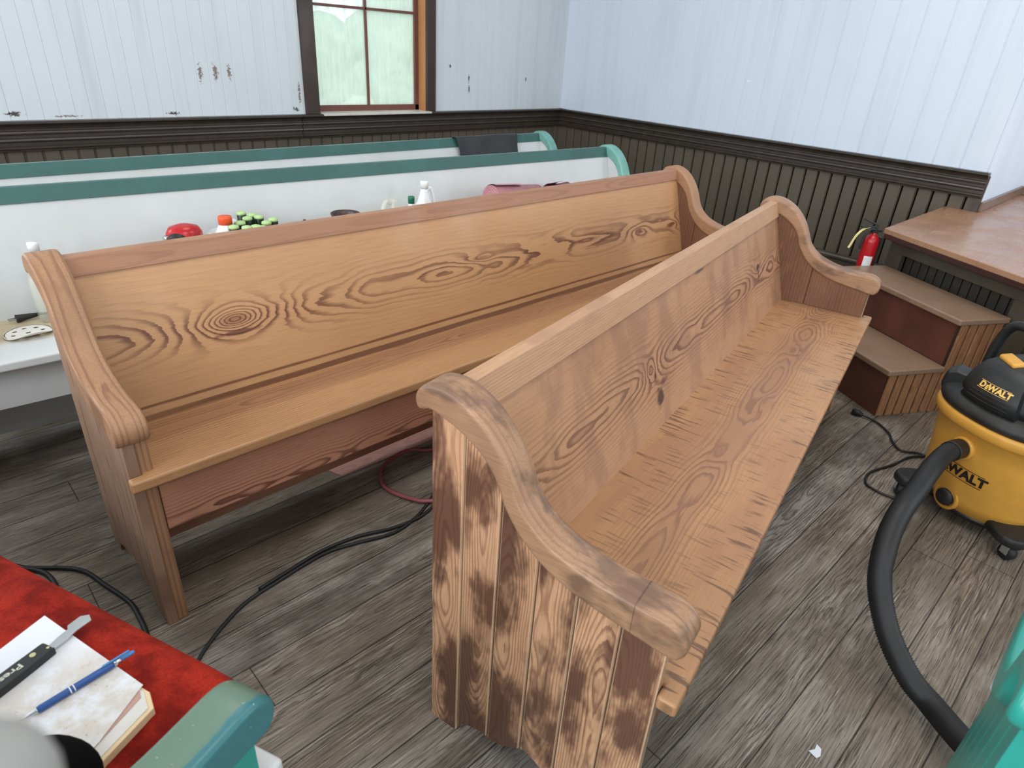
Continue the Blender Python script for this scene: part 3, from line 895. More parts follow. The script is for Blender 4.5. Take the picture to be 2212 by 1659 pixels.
steps = empty('wooden_steps', (2.922, .621, 0), SA); tag(steps, 'two step wooden stair with bead board sides leading up to the platform', 'steps')
W2 = .745
def stepbox(z0, z1, b0, b1):
    mb = MB(); mb.box(.02, W2 - .02, -b1, -b0, z0, z1); return mb
m = MB(); m.box(0, W2, -.300, 0, .2317 - .026, .2317); m.build('tread', M_TREAD, steps, bevel=.006, seg=3)
m = MB(); m.box(0, W2, -.551, -.276, .4544 - .026, .4544); m.build('tread', M_TREAD, steps, bevel=.006, seg=3)
m = MB(); m.box(.022, W2 - .022, -.040, -.022, 0.0, .2057); m.build('riser', M_RISER, steps, bevel=.001)
m = MB(); m.box(.022, W2 - .022, -.315, -.298, .2317, .4284); m.build('riser', M_RISER, steps, bevel=.001)
M_GROOVE = plain('dark_groove', srgb(52, 34, 26), 0.6)
for xx, sgn in ((.010, 1), (W2 - .010, -1)):
    m = MB()
    xa, xb = sorted((xx + sgn * .010, xx + sgn * .014))
    m.box(xa, xb, -.298, -.024, 0, .2055); m.box(xa, xb, -.550, -.298, 0, .4282)
    bp = m.build('side_panel', M_GROOVE, steps)
    y = -.024
    while y - .040 > -.552:
        zt_ = .2055 if y > -.29 else .4282
        m = MB(); xa, xb = sorted((xx, xx + sgn * .010))
        m.box(xa, xb, y - .038, y, 0, zt_)
        m.build('bead_strip', M_SIDE, bp, bevel=.003, seg=2)
        y -= .0475

# fire extinguisher hanging at the platform corner
fx = empty('fire_extinguisher', (3.70, 1.085, .395), radians(136)); tag(fx, 'small red fire extinguisher with yellow strap at the platform corner', 'fire extinguisher')
m = MB(); m.lathe([(.030, 0), (.037, .006), (.0375, .012), (.0375, .175), (.035, .19), (.026, .203), (.014, .21), (.013, .222)], 28); m.build('cylinder', M_RED, fx)
m = MB()
for i in range(9):
    t0, t1_ = -.35 + i * .13, -.35 + (i + 1) * .13
    m.add([(.038 * cos(t), .038 * sin(t), z) for t, z in ((t0 + 1.1, .045), (t1_ + 1.1, .045), (t1_ + 1.1, .105), (t0 + 1.1, .105))], [(0, 1, 2, 3)], True)
m.build('label_sticker', plain('white_label', srgb(226, 228, 230), 0.4, var=.05, scale=60), fx)
m = MB(); m.box(-.016, .016, -.012, .012, .221, .245); m.box(-.01, .075, -.009, .009, .246, .254); m.prism([(-.01, .256), (.07, .285), (.068, .292), (-.012, .266)], -.009, .009, 'y')
m.box(-.035, -.012, -.01, .01, .228, .24); m.build('valve_lever', M_RUBBER, fx, bevel=.002)
m = MB(); m.tube(cr([(.01, .015, .24), (.03, .02, .243), (.052, .02, .215), (.062, .02, .16), (.06, .02, .14)], 4), .006, 8)
m.build('nozzle', M_RUBBER, fx)
m = MB()
ys = cr([(.03, .25), (.062, .235), (.088, .20), (.104, .15), (.110, .135)], 5)
for i in range(len(ys) - 1):
    (a, za), (b, zb_) = ys[i], ys[i + 1]
    m.prism([(a, za), (b, zb_), (b + .002, zb_ + .001), (a + .002, za + .001)], -.009, .009, 'y')
m.build('yellow_strap', plain('yellow_strap', srgb(240, 222, 150), 0.6), fx)
m = MB(); m.box(-.048, -.034, -.012, .012, .03, .2); m.build('wall_bracket', M_RUBBER, fx, bevel=.002)


# ------------------------------------------------------------------ shop vacuum
FONT = None
def text_mesh(body, size, bold=.0, depth=.0015, shear=0.0, xs=1.0):
    c = bpy.data.curves.new('lettering', 'FONT'); c.body = body; c.size = size; c.extrude = depth; c.offset = bold; c.shear = shear
    c.align_x = 'CENTER'; c.align_y = 'CENTER'
    o = bpy.data.objects.new('lettering', c); COL.objects.link(o)
    dg = bpy.context.evaluated_depsgraph_get()
    me = bpy.data.meshes.new_from_object(o.evaluated_get(dg))
    bpy.data.objects.remove(o)
    for v in me.vertices: v.co.x *= xs
    return me

def put_mesh(name, me, mat, parent, fn):
    for v in me.vertices: v.co = fn(v.co)
    me.materials.clear(); me.materials.append(mat)
    o = bpy.data.objects.new(name, me); COL.objects.link(o); o.parent = parent; return o


VC = Vector((2.535, .12)); VA = radians(152)
vac = empty('shop_vacuum', (VC.x, VC.y, 0), VA); tag(vac, 'yellow and black wet dry shop vacuum on castors at the right edge', 'vacuum cleaner')
m = MB()
m.lathe([(.160, .060), (.186, .066), (.196, .11), (.203, .20), (.212, .29), (.220, .352), (.231, .36), (.235, .366), (.237, .388), (.233, .396), (.222, .400)], 72, power=2.35)
m.build('tank', M_YEL, vac)
m = MB()
m.lathe([(.229, .400), (.234, .410), (.232, .424), (.222, .436), (.205, .444), (.165, .450)], 72, power=2.35)
m.build('lid', M_DUSTBLACK, vac)
m = MB()
m.lathe([(.180, .446), (.178, .47), (.168, .505), (.150, .535), (.125, .556), (.09, .568), (.04, .573), (.004, .574)], 64, power=2.6)
m.build('motor_housing', M_DUSTBLACK, vac)
# raised front shield that carries the lettering
m = MB()
prof = [(.205, .442), (.212, .452), (.200, .492), (.186, .527), (.160, .553), (.13, .566)]
V = []; F = []
na = 17
for j, (r, z) in enumerate(prof):
    for i in range(na):
        t = (-.42 + .84 * i / (na - 1)) * (1.0 - .06 * j)
        V.append((r * cos(t) * 1.0, r * sin(t) * 1.15, z))
for j in range(len(prof) - 1):
    for i in range(na - 1): F.append((j * na + i, j * na + i + 1, (j + 1) * na + i + 1, (j + 1) * na + i))
m.add(V, F, True)
# sides of the shield
for s_ in (0, na - 1):
    V = []; F = []
    for j, (r, z) in enumerate(prof):
        t = (-.42 + .84 * s_ / (na - 1)) * (1.0 - .06 * j)
        V += [(r * cos(t), r * sin(t) * 1.15, z), (r * cos(t) * .8, r * sin(t) * 1.1, z - .012)]
    for j in range(len(prof) - 1): F.append((2 * j, 2 * j + 1, 2 * j + 3, 2 * j + 2))
    m.add(V, F)
m.build('front_shield', M_BLACK, vac)
m = MB()
for k in range(3):
    z = .462 + .011 * k; r = .2115 - (z - .452) * .3
    m.tube([(r * cos(t) + .001, r * sin(t) * 1.15, z) for t in [-.3 + .06 * i for i in range(11)]], .0016, 6)
m.build('shield_ribs', M_DUSTBLACK, vac)
def shield(co):
    t = -co.x / .21
    z = .507 + co.y * .93
    r = .212 - (z - .452) * .33 + .0015 + co.z
    return Vector((r * cos(-t), r * sin(-t) * 1.13, z))
M_LOGO = plain('pale_yellow_print', srgb(238, 196, 104), 0.45, var=.02)
def logo(parent, mapping, size, mat, name):
    """D e WALT wordmark: all capitals, the E small and raised on the same base line"""
    me1 = text_mesh('D', size, size * .045, .0004, xs=1.0); me2 = text_mesh('E', size * .72, size * .035, .0004); me3 = text_mesh('WALT', size, size * .045, .0004)
    bm_ = bmesh.new()
    x = -size * 1.72
    for q, (mm, dx, dy) in enumerate(((me1, x + size * .30, 0), (me2, x + size * .94, -size * .10), (me3, x + size * 2.48, 0))):
        for v in mm.vertices: v.co.x += dx; v.co.y += dy
        bm_.from_mesh(mm)
    out = bpy.data.meshes.new(name); bm_.to_mesh(out); bm_.free()
    hw = size * 1.95
    # thin lines above and below
    b = bmesh.new(); b.from_mesh(out)
    for yy in (size * .50, -size * .50):
        for i in range(16):
            xa, xb = -hw + 2 * hw * i / 16, -hw + 2 * hw * (i + 1) / 16
            vs4 = [b.verts.new((xx, yy + dd, .0004)) for xx, dd in ((xa, 0), (xb, 0), (xb, size * .05), (xa, size * .05))]
            b.faces.new(vs4)
    bmesh.ops.subdivide_edges(b, edges=[e for e in b.edges if e.calc_length() > size * .3], cuts=2)
    b.to_mesh(out); b.free()
    return put_mesh(name, out, mat, parent, mapping)
logo(vac, shield, .026, M_LOGO, 'lid_lettering')
M_INK = plain('black_print', srgb(28, 24, 20), 0.5, var=.02)
def tankmap(co):
    t = co.x / .205
    z = .204 + co.y
    r0 = .203 + (z - .2) * .1
    a_ = t + .03
    k_ = (abs(cos(a_)) ** 2.35 + abs(sin(a_)) ** 2.35) ** (-1 / 2.35)
    return Vector(((r0 * k_ + .0012 + co.z) * cos(a_), (r0 * k_ + .0012 + co.z) * sin(a_), z))
logo(vac, tankmap, .046, M_INK, 'tank_lettering')
# hose port
pa = .02
m = MB(); m.M = Matrix.Translation((.200 * cos(pa), .200 * sin(pa), .292)) @ Matrix.Rotation(pa, 4, 'Z') @ Matrix.Rotation(pi / 2, 4, 'Y')
m.lathe([(.040, -.02), (.040, .022), (.038, .026), (.030, .026), (.030, -.02)], 32, cap=False); m.build('hose_port', M_YEL, vac)
# drain cap and lower details
m = MB(); m.M = Matrix.Translation((.190, .005, .092)) @ Matrix.Rotation(pi / 2, 4, 'Y')
m.lathe([(.030, -.02), (.030, .012), (.026, .018), (.004, .018)], 24); m.M = None
m.build('drain_cap', M_DUSTBLACK, vac)
m = MB(); m.M = Matrix.Translation((.184, .005, .092)) @ Matrix.Rotation(pi / 2, 4, 'Y')
m.lathe([(.046, -.03), (.046, .010), (.038, .013), (.034, -.0)], 28, cap=False); m.build('drain_surround', M_YEL, vac)
m = MB(); m.prism([(.05, .15), (.118, .15), (.125, .085), (.055, .085)], 0, 1, 'x') if False else None
m = MB(); m.lathe([(.150, .040), (.176, .043), (.182, .062), (.16, .064)], 48, power=2.35); m.build('base_ring', M_BLACK, vac)
for k, ang in enumerate((58, -32, 148, 238)):
    t = radians(ang)
    r0 = Matrix.Rotation(t, 4, 'Z')
    m = MB(); m.M = r0
    m.prism(cr([(.13, -.055), (.22, -.056), (.275, -.038), (.295, 0), (.275, .038), (.22, .056), (.13, .055)], 3), .055, .09, 'z')
    ft_ = m.build('castor_foot', M_DUSTBLACK, vac, bevel=.012, seg=3)
    m = MB(); m.M = r0 @ Matrix.Translation((.262, 0, .026)) @ Matrix.Rotation(.5 + k, 4, 'Z') @ Matrix.Rotation(pi / 2, 4, 'X')
    m.lathe([(.006, -.013), (.024, -.013), (.0262, -.009), (.0262, .009), (.024, .013), (.006, .013)], 24); w_ = m.build('castor_wheel', M_RUBBER, ft_)
    m = MB(); m.M = r0 @ Matrix.Translation((.262, 0, .026)) @ Matrix.Rotation(.5 + k, 4, 'Z')
    m.box(-.014, .012, -.018, -.015, -.004, .03); m.box(-.014, .012, .015, .018, -.004, .03); m.box(-.016, .016, -.018, .018, .0285, .032)
    m.build('castor_fork', M_STEEL, ft_, bevel=.001)
# side latch ears, top handle and yellow latch
for sg in (1, -1):
    m = MB(); m.M = Matrix.Rotation(sg * radians(62), 4, 'Z')
    m.prism([(.19, .40), (.245, .40), (.252, .425), (.248, .47), (.22, .485), (.17, .48), (.16, .45)], -.036, .036, 'y'); m.build('lid_latch', M_BLACK, vac, bevel=.01, seg=3)
m = MB()
pts = cr([(-.02, .20, .45), (-.02, .195, .56), (-.02, .17, .635), (-.02, .11, .655), (-.02, 0, .662), (-.02, -.11, .655), (-.02, -.17, .635), (-.02, -.195, .56), (-.02, -.20, .45)], 6)
m.tube(pts, .016, 14); m.build('carry_handle', M_BLACK, vac)
m = MB(); m.M = Matrix.Translation((.075, -.06, .566)) @ Matrix.Rotation(radians(-25), 4, 'Z') @ Matrix.Rotation(radians(14), 4, 'Y')
m.box(-.02, .02, -.045, .045, -.006, .012); m.build('yellow_latch', M_YEL, vac, bevel=.008, seg=3)
# hose (points are in the room, moved into the vacuum's own frame)
HP = [(2.372, .205, .288), (2.32, .228, .292), (2.24, .244, .296), (2.1, .246, .298), (1.951, .24, .298), (1.823, .237, .296), (1.733, .23, .272), (1.659, .214, .239), (1.615, .195, .196),
      (1.57, .16, .154), (1.524, .107, .108), (1.484, .039, .07), (1.465, -.019, .053), (1.418, -.078, .062), (1.373, -.134, .075), (1.336, -.186, .084), (1.29, -.3, .06), (1.25, -.5, .03)]
inv = (Matrix.Translation((VC.x, VC.y, 0)) @ Matrix.Rotation(VA, 4, 'Z')).inverted()
hp = [tuple(inv @ Vector(p)) for p in HP]
pts = cr(hp, 28)
rad = [(.0300 if i % 2 else .0272) for i in range(len(pts))]
m = MB(); m.tube(pts[20:], rad[20:], 18); hs = m.build('hose', M_RUBBER, vac)
m = MB(); cp = pts[0:46:3]; m.tube(cp, [.036] * 5 + [.033] * (len(cp) - 5), 24); m.build('hose_cuff', M_BLACK, hs)
m = MB()
cp = [(2.757, .357, .008), (2.69, .40, .007), (2.583, .423, .007), (2.45, .463, .007), (2.371, .451, .007), (2.346, .417, .007), (2.348, .345, .007), (2.40, .27, .007)]
m.tube([tuple(inv @ Vector(p)) for p in cr(cp, 6)], .0045, 8)
cp2 = [(2.760, .355, .008), (2.755, .39, .007), (2.729, .42, .007), (2.725, .451, .007), (2.77, .49, .007), (2.827, .523, .007), (2.875, .58, .007), (2.887, .621, .009), (2.885, .66, .012)]
m.tube([tuple(inv @ Vector(p)) for p in cr(cp2, 6)], .0045, 8)
cord = m.build('power_cord', M_RUBBER, vac)
m = MB(); pl = [(2.885, .655, .013), (2.883, .675, .015), (2.880, .70, .015)]
m.tube([tuple(inv @ Vector(p)) for p in pl], [.008, .014, .014], 10); m.build('plug', M_RUBBER, cord)


# ------------------------------------------------------------------ things on the seat of the white pew
SZ = .457
def thing_mesh(name, mb, mat, label, cat, group=None, **k):
    return tag(mb.build(name, mat, None, **k), label, cat, group)

# red and black random orbit sander / drill
dr = empty('power_drill', (.745, 2.42, SZ), radians(20)); tag(dr, 'red and black power tool lying on the white pew seat beside an orange capped jug', 'power tool')
m = MB(); m.lathe([(.004, .20), (.03, .20), (.052, .215), (.058, .235), (.056, .26), (.046, .278), (.02, .287), (.003, .288)], 28, sx=1.1); m.build('housing', M_RED, dr)
m = MB(); m.ball((-.045, -.02, .235), (.035, .04, .035)); m.lathe([(.05, .06), (.045, .12), (.04, .2)], 20); m.lathe([(.06, .0), (.062, .02), (.055, .06)], 24); m.build('grip', M_BLACK, dr)
m = MB(); m.tube([(-.05 + .075 * cos(t) * .4 - .0, -.02 + .045 * sin(t), .246 - .01 * cos(t)) for t in [pi * i / 10 for i in range(11)]], .008, 8); m.build('silver_band', M_STEEL, dr)

def jug(name, loc, s, mat, capmat, label, handle=True, rz=0., h=1.0, cap=True, sh=.12):
    r = empty(name, loc, rz); tag(r, label, 'jug')
    mb = MB(); mb.lathe([(.05 * s, 0), (.058 * s, .01 * s), (.06 * s, sh * s * h), (.055 * s, (sh + .03) * s * h), (.036 * s, (sh * .4 + .135) * s * h), (.02 * s, (sh * .2 + .202) * s * h), (.019 * s, .25 * s * h)], 32, power=3.2)
    body = mb.build('body', mat, r)
    if handle:
        mb = MB(); mb.tube(cr([(.0, .018 * s, .235 * s * h), (0, .045 * s, .24 * s * h), (0, .068 * s, .2 * s * h), (0, .07 * s, .13 * s * h), (0, .055 * s, .10 * s * h)], 5), .011 * s, 10); mb.build('handle', mat, r)
    if cap:
        mb = MB(); mb.lathe([(.023 * s, .242 * s * h), (.0235 * s, .262 * s * h), (.022 * s, .268 * s * h), (.002, .268 * s * h)], 28); mb.build('cap', capmat, r)
    return r
M_ORCAP = plain('orange_red_cap', srgb(226, 84, 40), 0.4)
M_GRCAP = plain('dark_green_cap', srgb(20, 104, 78), 0.4)
jug('plastic_jug', (.893, 2.42, SZ), 1.05, M_MILKY, M_ORCAP, 'white plastic jug with an orange cap on the white pew seat', rz=radians(-60), h=1.06, sh=.19)
jug('plastic_jug', (1.662, 2.47, SZ), 1.0, M_CLEARJ, M_WHITEPL, 'hazy clear jug with pouring handle, left of the green capped bottle', rz=radians(100), cap=False, h=1.1)
jug('plastic_bottle', (1.682, 2.36, SZ), .62, M_MILKY, M_GRCAP, 'small white bottle with a dark green cap on the white pew seat', rz=0, handle=False, h=1.82)
jug('plastic_bottle', (1.812, 2.44, SZ), .80, M_MILKY, M_WHITEPL, 'taller white bottle with a white cap, right of the green capped bottle', rz=radians(-90), h=1.6, sh=.15)
jug('plastic_bottle', (.312, 2.52, SZ), .7, M_CLEARJ, M_WHITEPL, 'clear bottle with white cap behind the left arm of the golden pew', handle=False, h=1.4)

# slim dark cans with pale green caps
cans = [(.964, .759), (.956, .724), (.929, .712), (.977, .703), (.984, .737), (1.005, .748), (1.029, .737), (1.013, .702), (1.037, .695), (1.056, .712), (1.084, .72)]
M_CAN = wood('dark_green_can', 'Z', 'X', (28, 40, 26), (22, 30, 22), (88, 116, 62), freq=30, halo=.5, amt=.0, amin=.0, fine=.0, rough=.35, seed=3, blotch=((104, 134, 76), .56, 22.0, .6, .8))
M_CANCAP = plain('pale_green_cap', srgb(176, 206, 142), 0.4, var=.04)
proto = None
where = ['tallest standing at the back left', 'in front of the tallest one', 'frontmost at the left end', 'low in the front row middle', 'just right of the tallest one', 'middle of the back row',
         'right of the back row middle', 'front row, right of the middle', 'frontmost toward the right', 'second from the right end', 'last at the right end']
for i, (x, z) in enumerate(cans):
    X, Y = x * .65 / (1.38 - z), 2.44 * .65 / (1.38 - z)
    if proto is None:
        r = proto = empty('slim_can', (0, 0, 0))
        mb = MB(); mb.lathe([(.0165, 0), (.0175, .003), (.0175, .262), (.0165, .264)], 20); mb.build('can_body', M_CAN, r)
        mb = MB(); mb.lathe([(.0180, .262), (.0184, .267), (.0165, .272), (.009, .2745), (.001, .275)], 20); mb.build('can_cap', M_CANCAP, r)
    else:
        r = proto.copy(); COL.objects.link(r)
        for ch in list(proto.children):
            c = ch.copy(); COL.objects.link(c); c.parent = r
    r.location = (X, Y, SZ); r.rotation_euler.z = i * 1.7
    tag(r, 'dark can with pale green cap, ' + where[i] + ' of the cluster', 'can', 'green capped cans on the white pew seat')

# bowl, small dark bit, crumpled rag, rolls of pink paper
m = MB(); m.lathe([(.03, 0), (.05, .01), (.058, .24), (.062, .25), (.060, .252), (.053, .244), (.047, .02), (.01, .015)], 36, cap=False)
o = thing_mesh('tin_can', m, plain('dark_brown_tin', srgb(70, 52, 50), 0.35), 'open dark brown tin standing behind the middle of the golden pew back', 'tin'); o.location = (1.39, 2.42, SZ)
m = MB(); m.lathe([(.012, 0), (.013, .2), (.01, .235), (.004, .242)], 14); o = thing_mesh('glue_bottle', m, plain('maroon_plastic', srgb(76, 36, 42), 0.5), 'tiny dark maroon tip between the cans and the brown tin', 'bottle'); o.location = (1.215, 2.44, SZ)
m = MB()
rnd2 = random.Random(2)
for i in range(12): m.ball((rnd2.uniform(-.03, .03), rnd2.uniform(-.03, .03), .02 + i * .019), (.026, .026, .02), 9, 6)
o = thing_mesh('crumpled_rag', m, plain('cream_rag', srgb(226, 222, 210), 0.8, var=.3, scale=40), 'crumpled cream and black rag right of the white capped bottle', 'rag'); o.location = (1.90, 2.41, SZ)

def roll(name, p0, p1, r, label, mat, flap=.02):
    p0, p1 = Vector(p0), Vector(p1)
    d = (p1 - p0); Lr = d.length; d.normalize()
    q = d.to_track_quat('Z', 'Y').to_matrix().to_4x4()
    mb = MB(); mb.M = Matrix.Translation(p0) @ q
    prof = [(.006, Lr * .5)]
    for k in range(9):
        ra = .006 + (r - .006) * k / 8
        prof += [(ra, .0015 * (k % 2)), (ra + (r - .006) / 8 * .7, .0015 * (k % 2))]
    prof = [(a, b) for a, b in prof if a <= r] + [(r, 0), (r, Lr), (.006, Lr)]
    mb.lathe(prof, 36, cap=False, smooth=True)
    mb.M = Matrix.Translation(p0) @ q
    V = []; F = []
    for k in range(7):
        t = radians(58 + k * 10); rr = r + .0008 + flap * (k / 6) ** 1.6 * .5
        for z in (-.003, Lr * .55): V.append((rr * cos(t), rr * sin(t), z))
    for k in range(6): F.append((2 * k, 2 * k + 1, 2 * k + 3, 2 * k + 2))
    mb.add(V, F, True)
    return tag(mb.build(name, mat, None), label, 'roll')
M_PINK = plain('pink_rosin_paper', srgb(186, 128, 136), 0.6, var=.08, scale=12)
roll('paper_roll', (2.165, 2.375, .712), (2.56, 2.445, .668), .050, 'long pink paper roll leaning on the white pew seat', M_PINK)
roll('paper_roll', (2.62, 2.43, .668), (2.80, 2.44, .672), .040, 'short curled maroon paper right of the long pink roll', plain('maroon_sanding_paper', srgb(150, 70, 84), 0.6, var=.2, scale=12), .05)

# box holding the rolls up (hidden behind the golden pew)
m = MB(); m.box(2.12, 2.82, 2.37, 2.47, SZ + .001, .612)
thing_mesh('cardboard_box', m, plain('kraft_cardboard', srgb(170, 134, 96), 0.8), 'low cardboard box under the pink paper rolls', 'box', bevel=.002)

# sanding discs and plug at the left
M_DISC = plain('pale_sanding_disc', srgb(226, 222, 214), 0.6, var=.04)
M_DISCB = plain('dark_disc_back', srgb(84, 74, 76), 0.7)
def disc(loc, r, label, curl, rz):
    nr, na_ = 9, 40
    holes_ = [(.62 * r * cos(2 * pi * i / 8), .62 * r * sin(2 * pi * i / 8)) for i in range(8)] + [(0, 0)]
    V = []; F = []; FB = []
    def P(x, y):
        z = curl * max(0, (-y - .25 * r) / r) ** 2 * r * 1.6
        return (x, y, z)
    N_ = 44
    idx = {}
    for i in range(N_ + 1):
        for j in range(N_ + 1):
            x = -r + 2 * r * i / N_; y = -r + 2 * r * j / N_
            if x * x + y * y <= r * r * 1.002 and all((x - hx) ** 2 + (y - hy) ** 2 > (.07 * r) ** 2 for hx, hy in holes_):
                idx[i, j] = len(V); V.append(P(x, y))
    for (i, j) in idx:
        q = [(i, j), (i + 1, j), (i + 1, j + 1), (i, j + 1)]
        if all(k in idx for k in q): F.append([idx[k] for k in q])
    # smooth rim
    mb = MB(); mb.add(V, F, True)
    rim = [P(r * cos(2 * pi * k / 72), r * sin(2 * pi * k / 72)) for k in range(72)]; rin = [P(.93 * r * cos(2 * pi * k / 72), .93 * r * sin(2 * pi * k / 72)) for k in range(72)]
    mb.add(rim + rin, [(k, (k + 1) % 72, 72 + (k + 1) % 72, 72 + k) for k in range(72)], True)
    o = mb.build('sanding_disc', [M_DISC], None)
    so = o.modifiers.new('thick', 'SOLIDIFY'); so.thickness = .0022; so.offset = -1
    o.location = loc; o.rotation_euler = (0, 0, rz)
    return tag(o, label, 'sanding disc', None)
disc((.222, 2.42, SZ + .004), .066, 'white perforated sanding disc on the white pew seat by the golden pew arm', .35, 0.1)
disc((.075, 2.43, SZ + .004), .066, 'plain tan sanding disc at the far left edge of the white pew seat', .3, .9)
pg = empty('power_plug', (.24, 2.545, SZ + .014), radians(6)); tag(pg, 'black cord plug with metal prongs lying on the white pew seat', 'plug')
m = MB(); m.M = Matrix.Rotation(pi / 2, 4, 'Y'); m.lathe([(.0135, -.028), (.0135, -.026), (.010, .0), (.008, .02), (.005, .04)], 16); m.build('plug_body', M_RUBBER, pg)
m = MB(); m.box(-.050, -.028, -.007, -.005, -.003, .003); m.box(-.050, -.028, .005, .007, -.003, .003); m.build('prong', M_STEEL, pg)
m = MB(); m.tube(cr([(.038, 0, 0), (.08, .004, -.006), (.16, .0, -.009), (.26, .03, -.009), (.4, .0, -.009)], 5), .0042, 8); m.build('cord', M_RUBBER, pg)

# black sheet folded over the far pew
sh = MB()
pts_ = [(3.075, .70), (3.096, .80), (3.107, .864), (3.113, .868), (3.135, .868), (3.142, .864), (3.148, .80), (3.15, .74)]
V = []; F = []
n = len(pts_)
for i in range(9):
    x = 2.535 + .5 * i / 8
    for j, (y, z) in enumerate(pts_): V.append((x + (.02 if j < 2 and i < 2 else 0) + (-.006 if j < 2 and i > 6 else 0), y + .002 * sin(i * 1.7), z))
for i in range(8):
    for j in range(n - 1): F.append((i * n + j, (i + 1) * n + j, (i + 1) * n + j + 1, i * n + j + 1))
sh.add([(a, b - .002, c) for a, b, c in V], F)
sh.v = [(x * 1.0962, y * 1.0962 - .0005, z - .05) for x, y, z in sh.v]
o = thing_mesh('rubber_sheet', sh, plain('charcoal_sheet', srgb(40, 43, 44), 0.5, var=.1), 'charcoal sheet folded over the top of the far white pew', 'sheet')
so = o.modifiers.new('thick', 'SOLIDIFY'); so.thickness = .003; so.offset = 1

# ------------------------------------------------------------------ floor clutter
m = MB(); m.tube(cr([(x, y, .006) for x, y in [(.12, 1.10), (.20, 1.19), (.26, 1.265), (.386, 1.342), (.501, 1.366), (.654, 1.383), (.751, 1.362), (.863, 1.329), (.964, 1.347), (1.052, 1.389), (1.2, 1.47), (1.5, 1.5)]], 8), .0052, 8)
m.tube(cr([(x, y, .006) for x, y in [(.45, 1.371), (.56, 1.387), (.66, 1.398), (.77, 1.385), (.87, 1.350), (.97, 1.339), (1.07, 1.365), (1.25, 1.42), (1.5, 1.49)]], 8), .0052, 8)
thing_mesh('extension_cord', m, M_RUBBER, 'long black cord snaking over the floor between the two wooden pews', 'cord')
m = MB(); m.tube(cr([(-.2, 1.93, .007), (-.05, 1.905, .007), (.004, 1.85, .007), (.106, 1.755, .007), (.145, 1.643, .007), (.174, 1.543, .007), (.177, 1.479, .007), (.173, 1.40, .007), (.15, 1.25, .007)], 8), .0062, 8)
thing_mesh('extension_cord', m, M_RUBBER, 'thick black cord curving past the left foot of the golden pew', 'cord')
m = MB(); m.tube(cr([(-.2, 1.97, .021), (-.06, 1.90, .021), (.0, 1.85, .007), (.04, 1.78, .007), (.04, 1.66, .007), (0, 1.5, .007)], 8), .0068, 8)
thing_mesh('extension_cord', m, M_RUBBER, 'second black cord disappearing behind the red cushion at the left edge', 'cord')
m = MB(); m.tube(cr([(1.45, 1.57, .008), (1.234, 1.624, .008), (1.191, 1.658, .008), (1.14, 1.675, .008), (1.055, 1.655, .008), (.994, 1.603, .008), (.971, 1.529, .008), (.997, 1.443, .008), (1.046, 1.375, .012), (1.2, 1.32, .008), (1.4, 1.33, .008)], 8), .0068, 10)
thing_mesh('red_hose', m, plain('dusty_red_rubber', srgb(158, 86, 92), 0.45), 'thin dusty red hose looping out from behind the front pew', 'hose')
m = MB()
m.prism([(.872, 1.765), (.896, 1.689), (1.75, 1.675), (1.75, 1.757)], .0004, .004, 'z')
thing_mesh('wood_strip', m, wood('pink_pine_strip', 'X', 'Y', (196, 152, 140), (182, 136, 124), (140, 96, 84), s0=1.72, freq=90, fine=.3, amt=.4, rough=.4, seed=51), 'pinkish new wood strip on the floor beside the red hose', 'wood strip')
m = MB()
m.prism([(0, 0), (.012, -.004), (.03, .002), (.034, .014), (.018, .012), (.004, .02)], 0, .0012, 'z')
o = thing_mesh('paper_scrap', m, M_PAPER, 'small torn white scrap on the floor near the bottom edge', 'scrap'); o.location = (1.165, .112, .0012)


# ------------------------------------------------------------------ cushion and things at the lower left
PO = Vector((-.288, .401)); PA = radians(113.5)
PM = Matrix.Translation((PO.x, PO.y, 0)) @ Matrix.Rotation(PA, 4, 'Z')
def fur():
    n = NT('red_plush', 0.85, 0, 0.15)
    a = n.noise(n.co(), 14.0, 4.0, 0.6); b = n.noise(n.co(), 260.0, 3.0, 0.7)
    c = n.mix(n.ss(a, 0.35, 0.65), srgb(112, 18, 12), srgb(172, 44, 28))
    c = n.mix(n.ss(b, 0.4, 0.7, 0.0, 0.5), c, srgb(96, 12, 10))
    n.color(c)
    n.b.inputs['Sheen Weight'].default_value = 0.25
    n.b.inputs['Sheen Tint'].default_value = srgb(220, 80, 60)
    n.bump(n.add(n.mul(a, 3.0), b), 0.7, 0.003)
    return n.mat
M_PLUSH = fur()
m = MB()
NU, NV = 70, 26
U0, U1, V0, V1 = .060, 1.95, .19, .591
rnd3 = random.Random(8)
import mathutils
def cush(u, v, top):
    du = min(u - U0, U1 - u); dv = min(v - V0, V1 - v)
    e = min(du, dv)
    k_ = min(1.0, max(0.0, e) / .045)
    h_ = .046 * sqrt(max(0, 1 - (1 - k_) ** 2))
    q = mathutils.noise.noise(Vector((u * 9, v * 9, 1.0))) * .006 + mathutils.noise.noise(Vector((u * 25 + v * 8, v * 22, 4.0))) * .0035
    return .459 + .006 + (h_ + q * k_ if top else -.004 * (1 if k_ > 0 else 0))
V = []; F = []
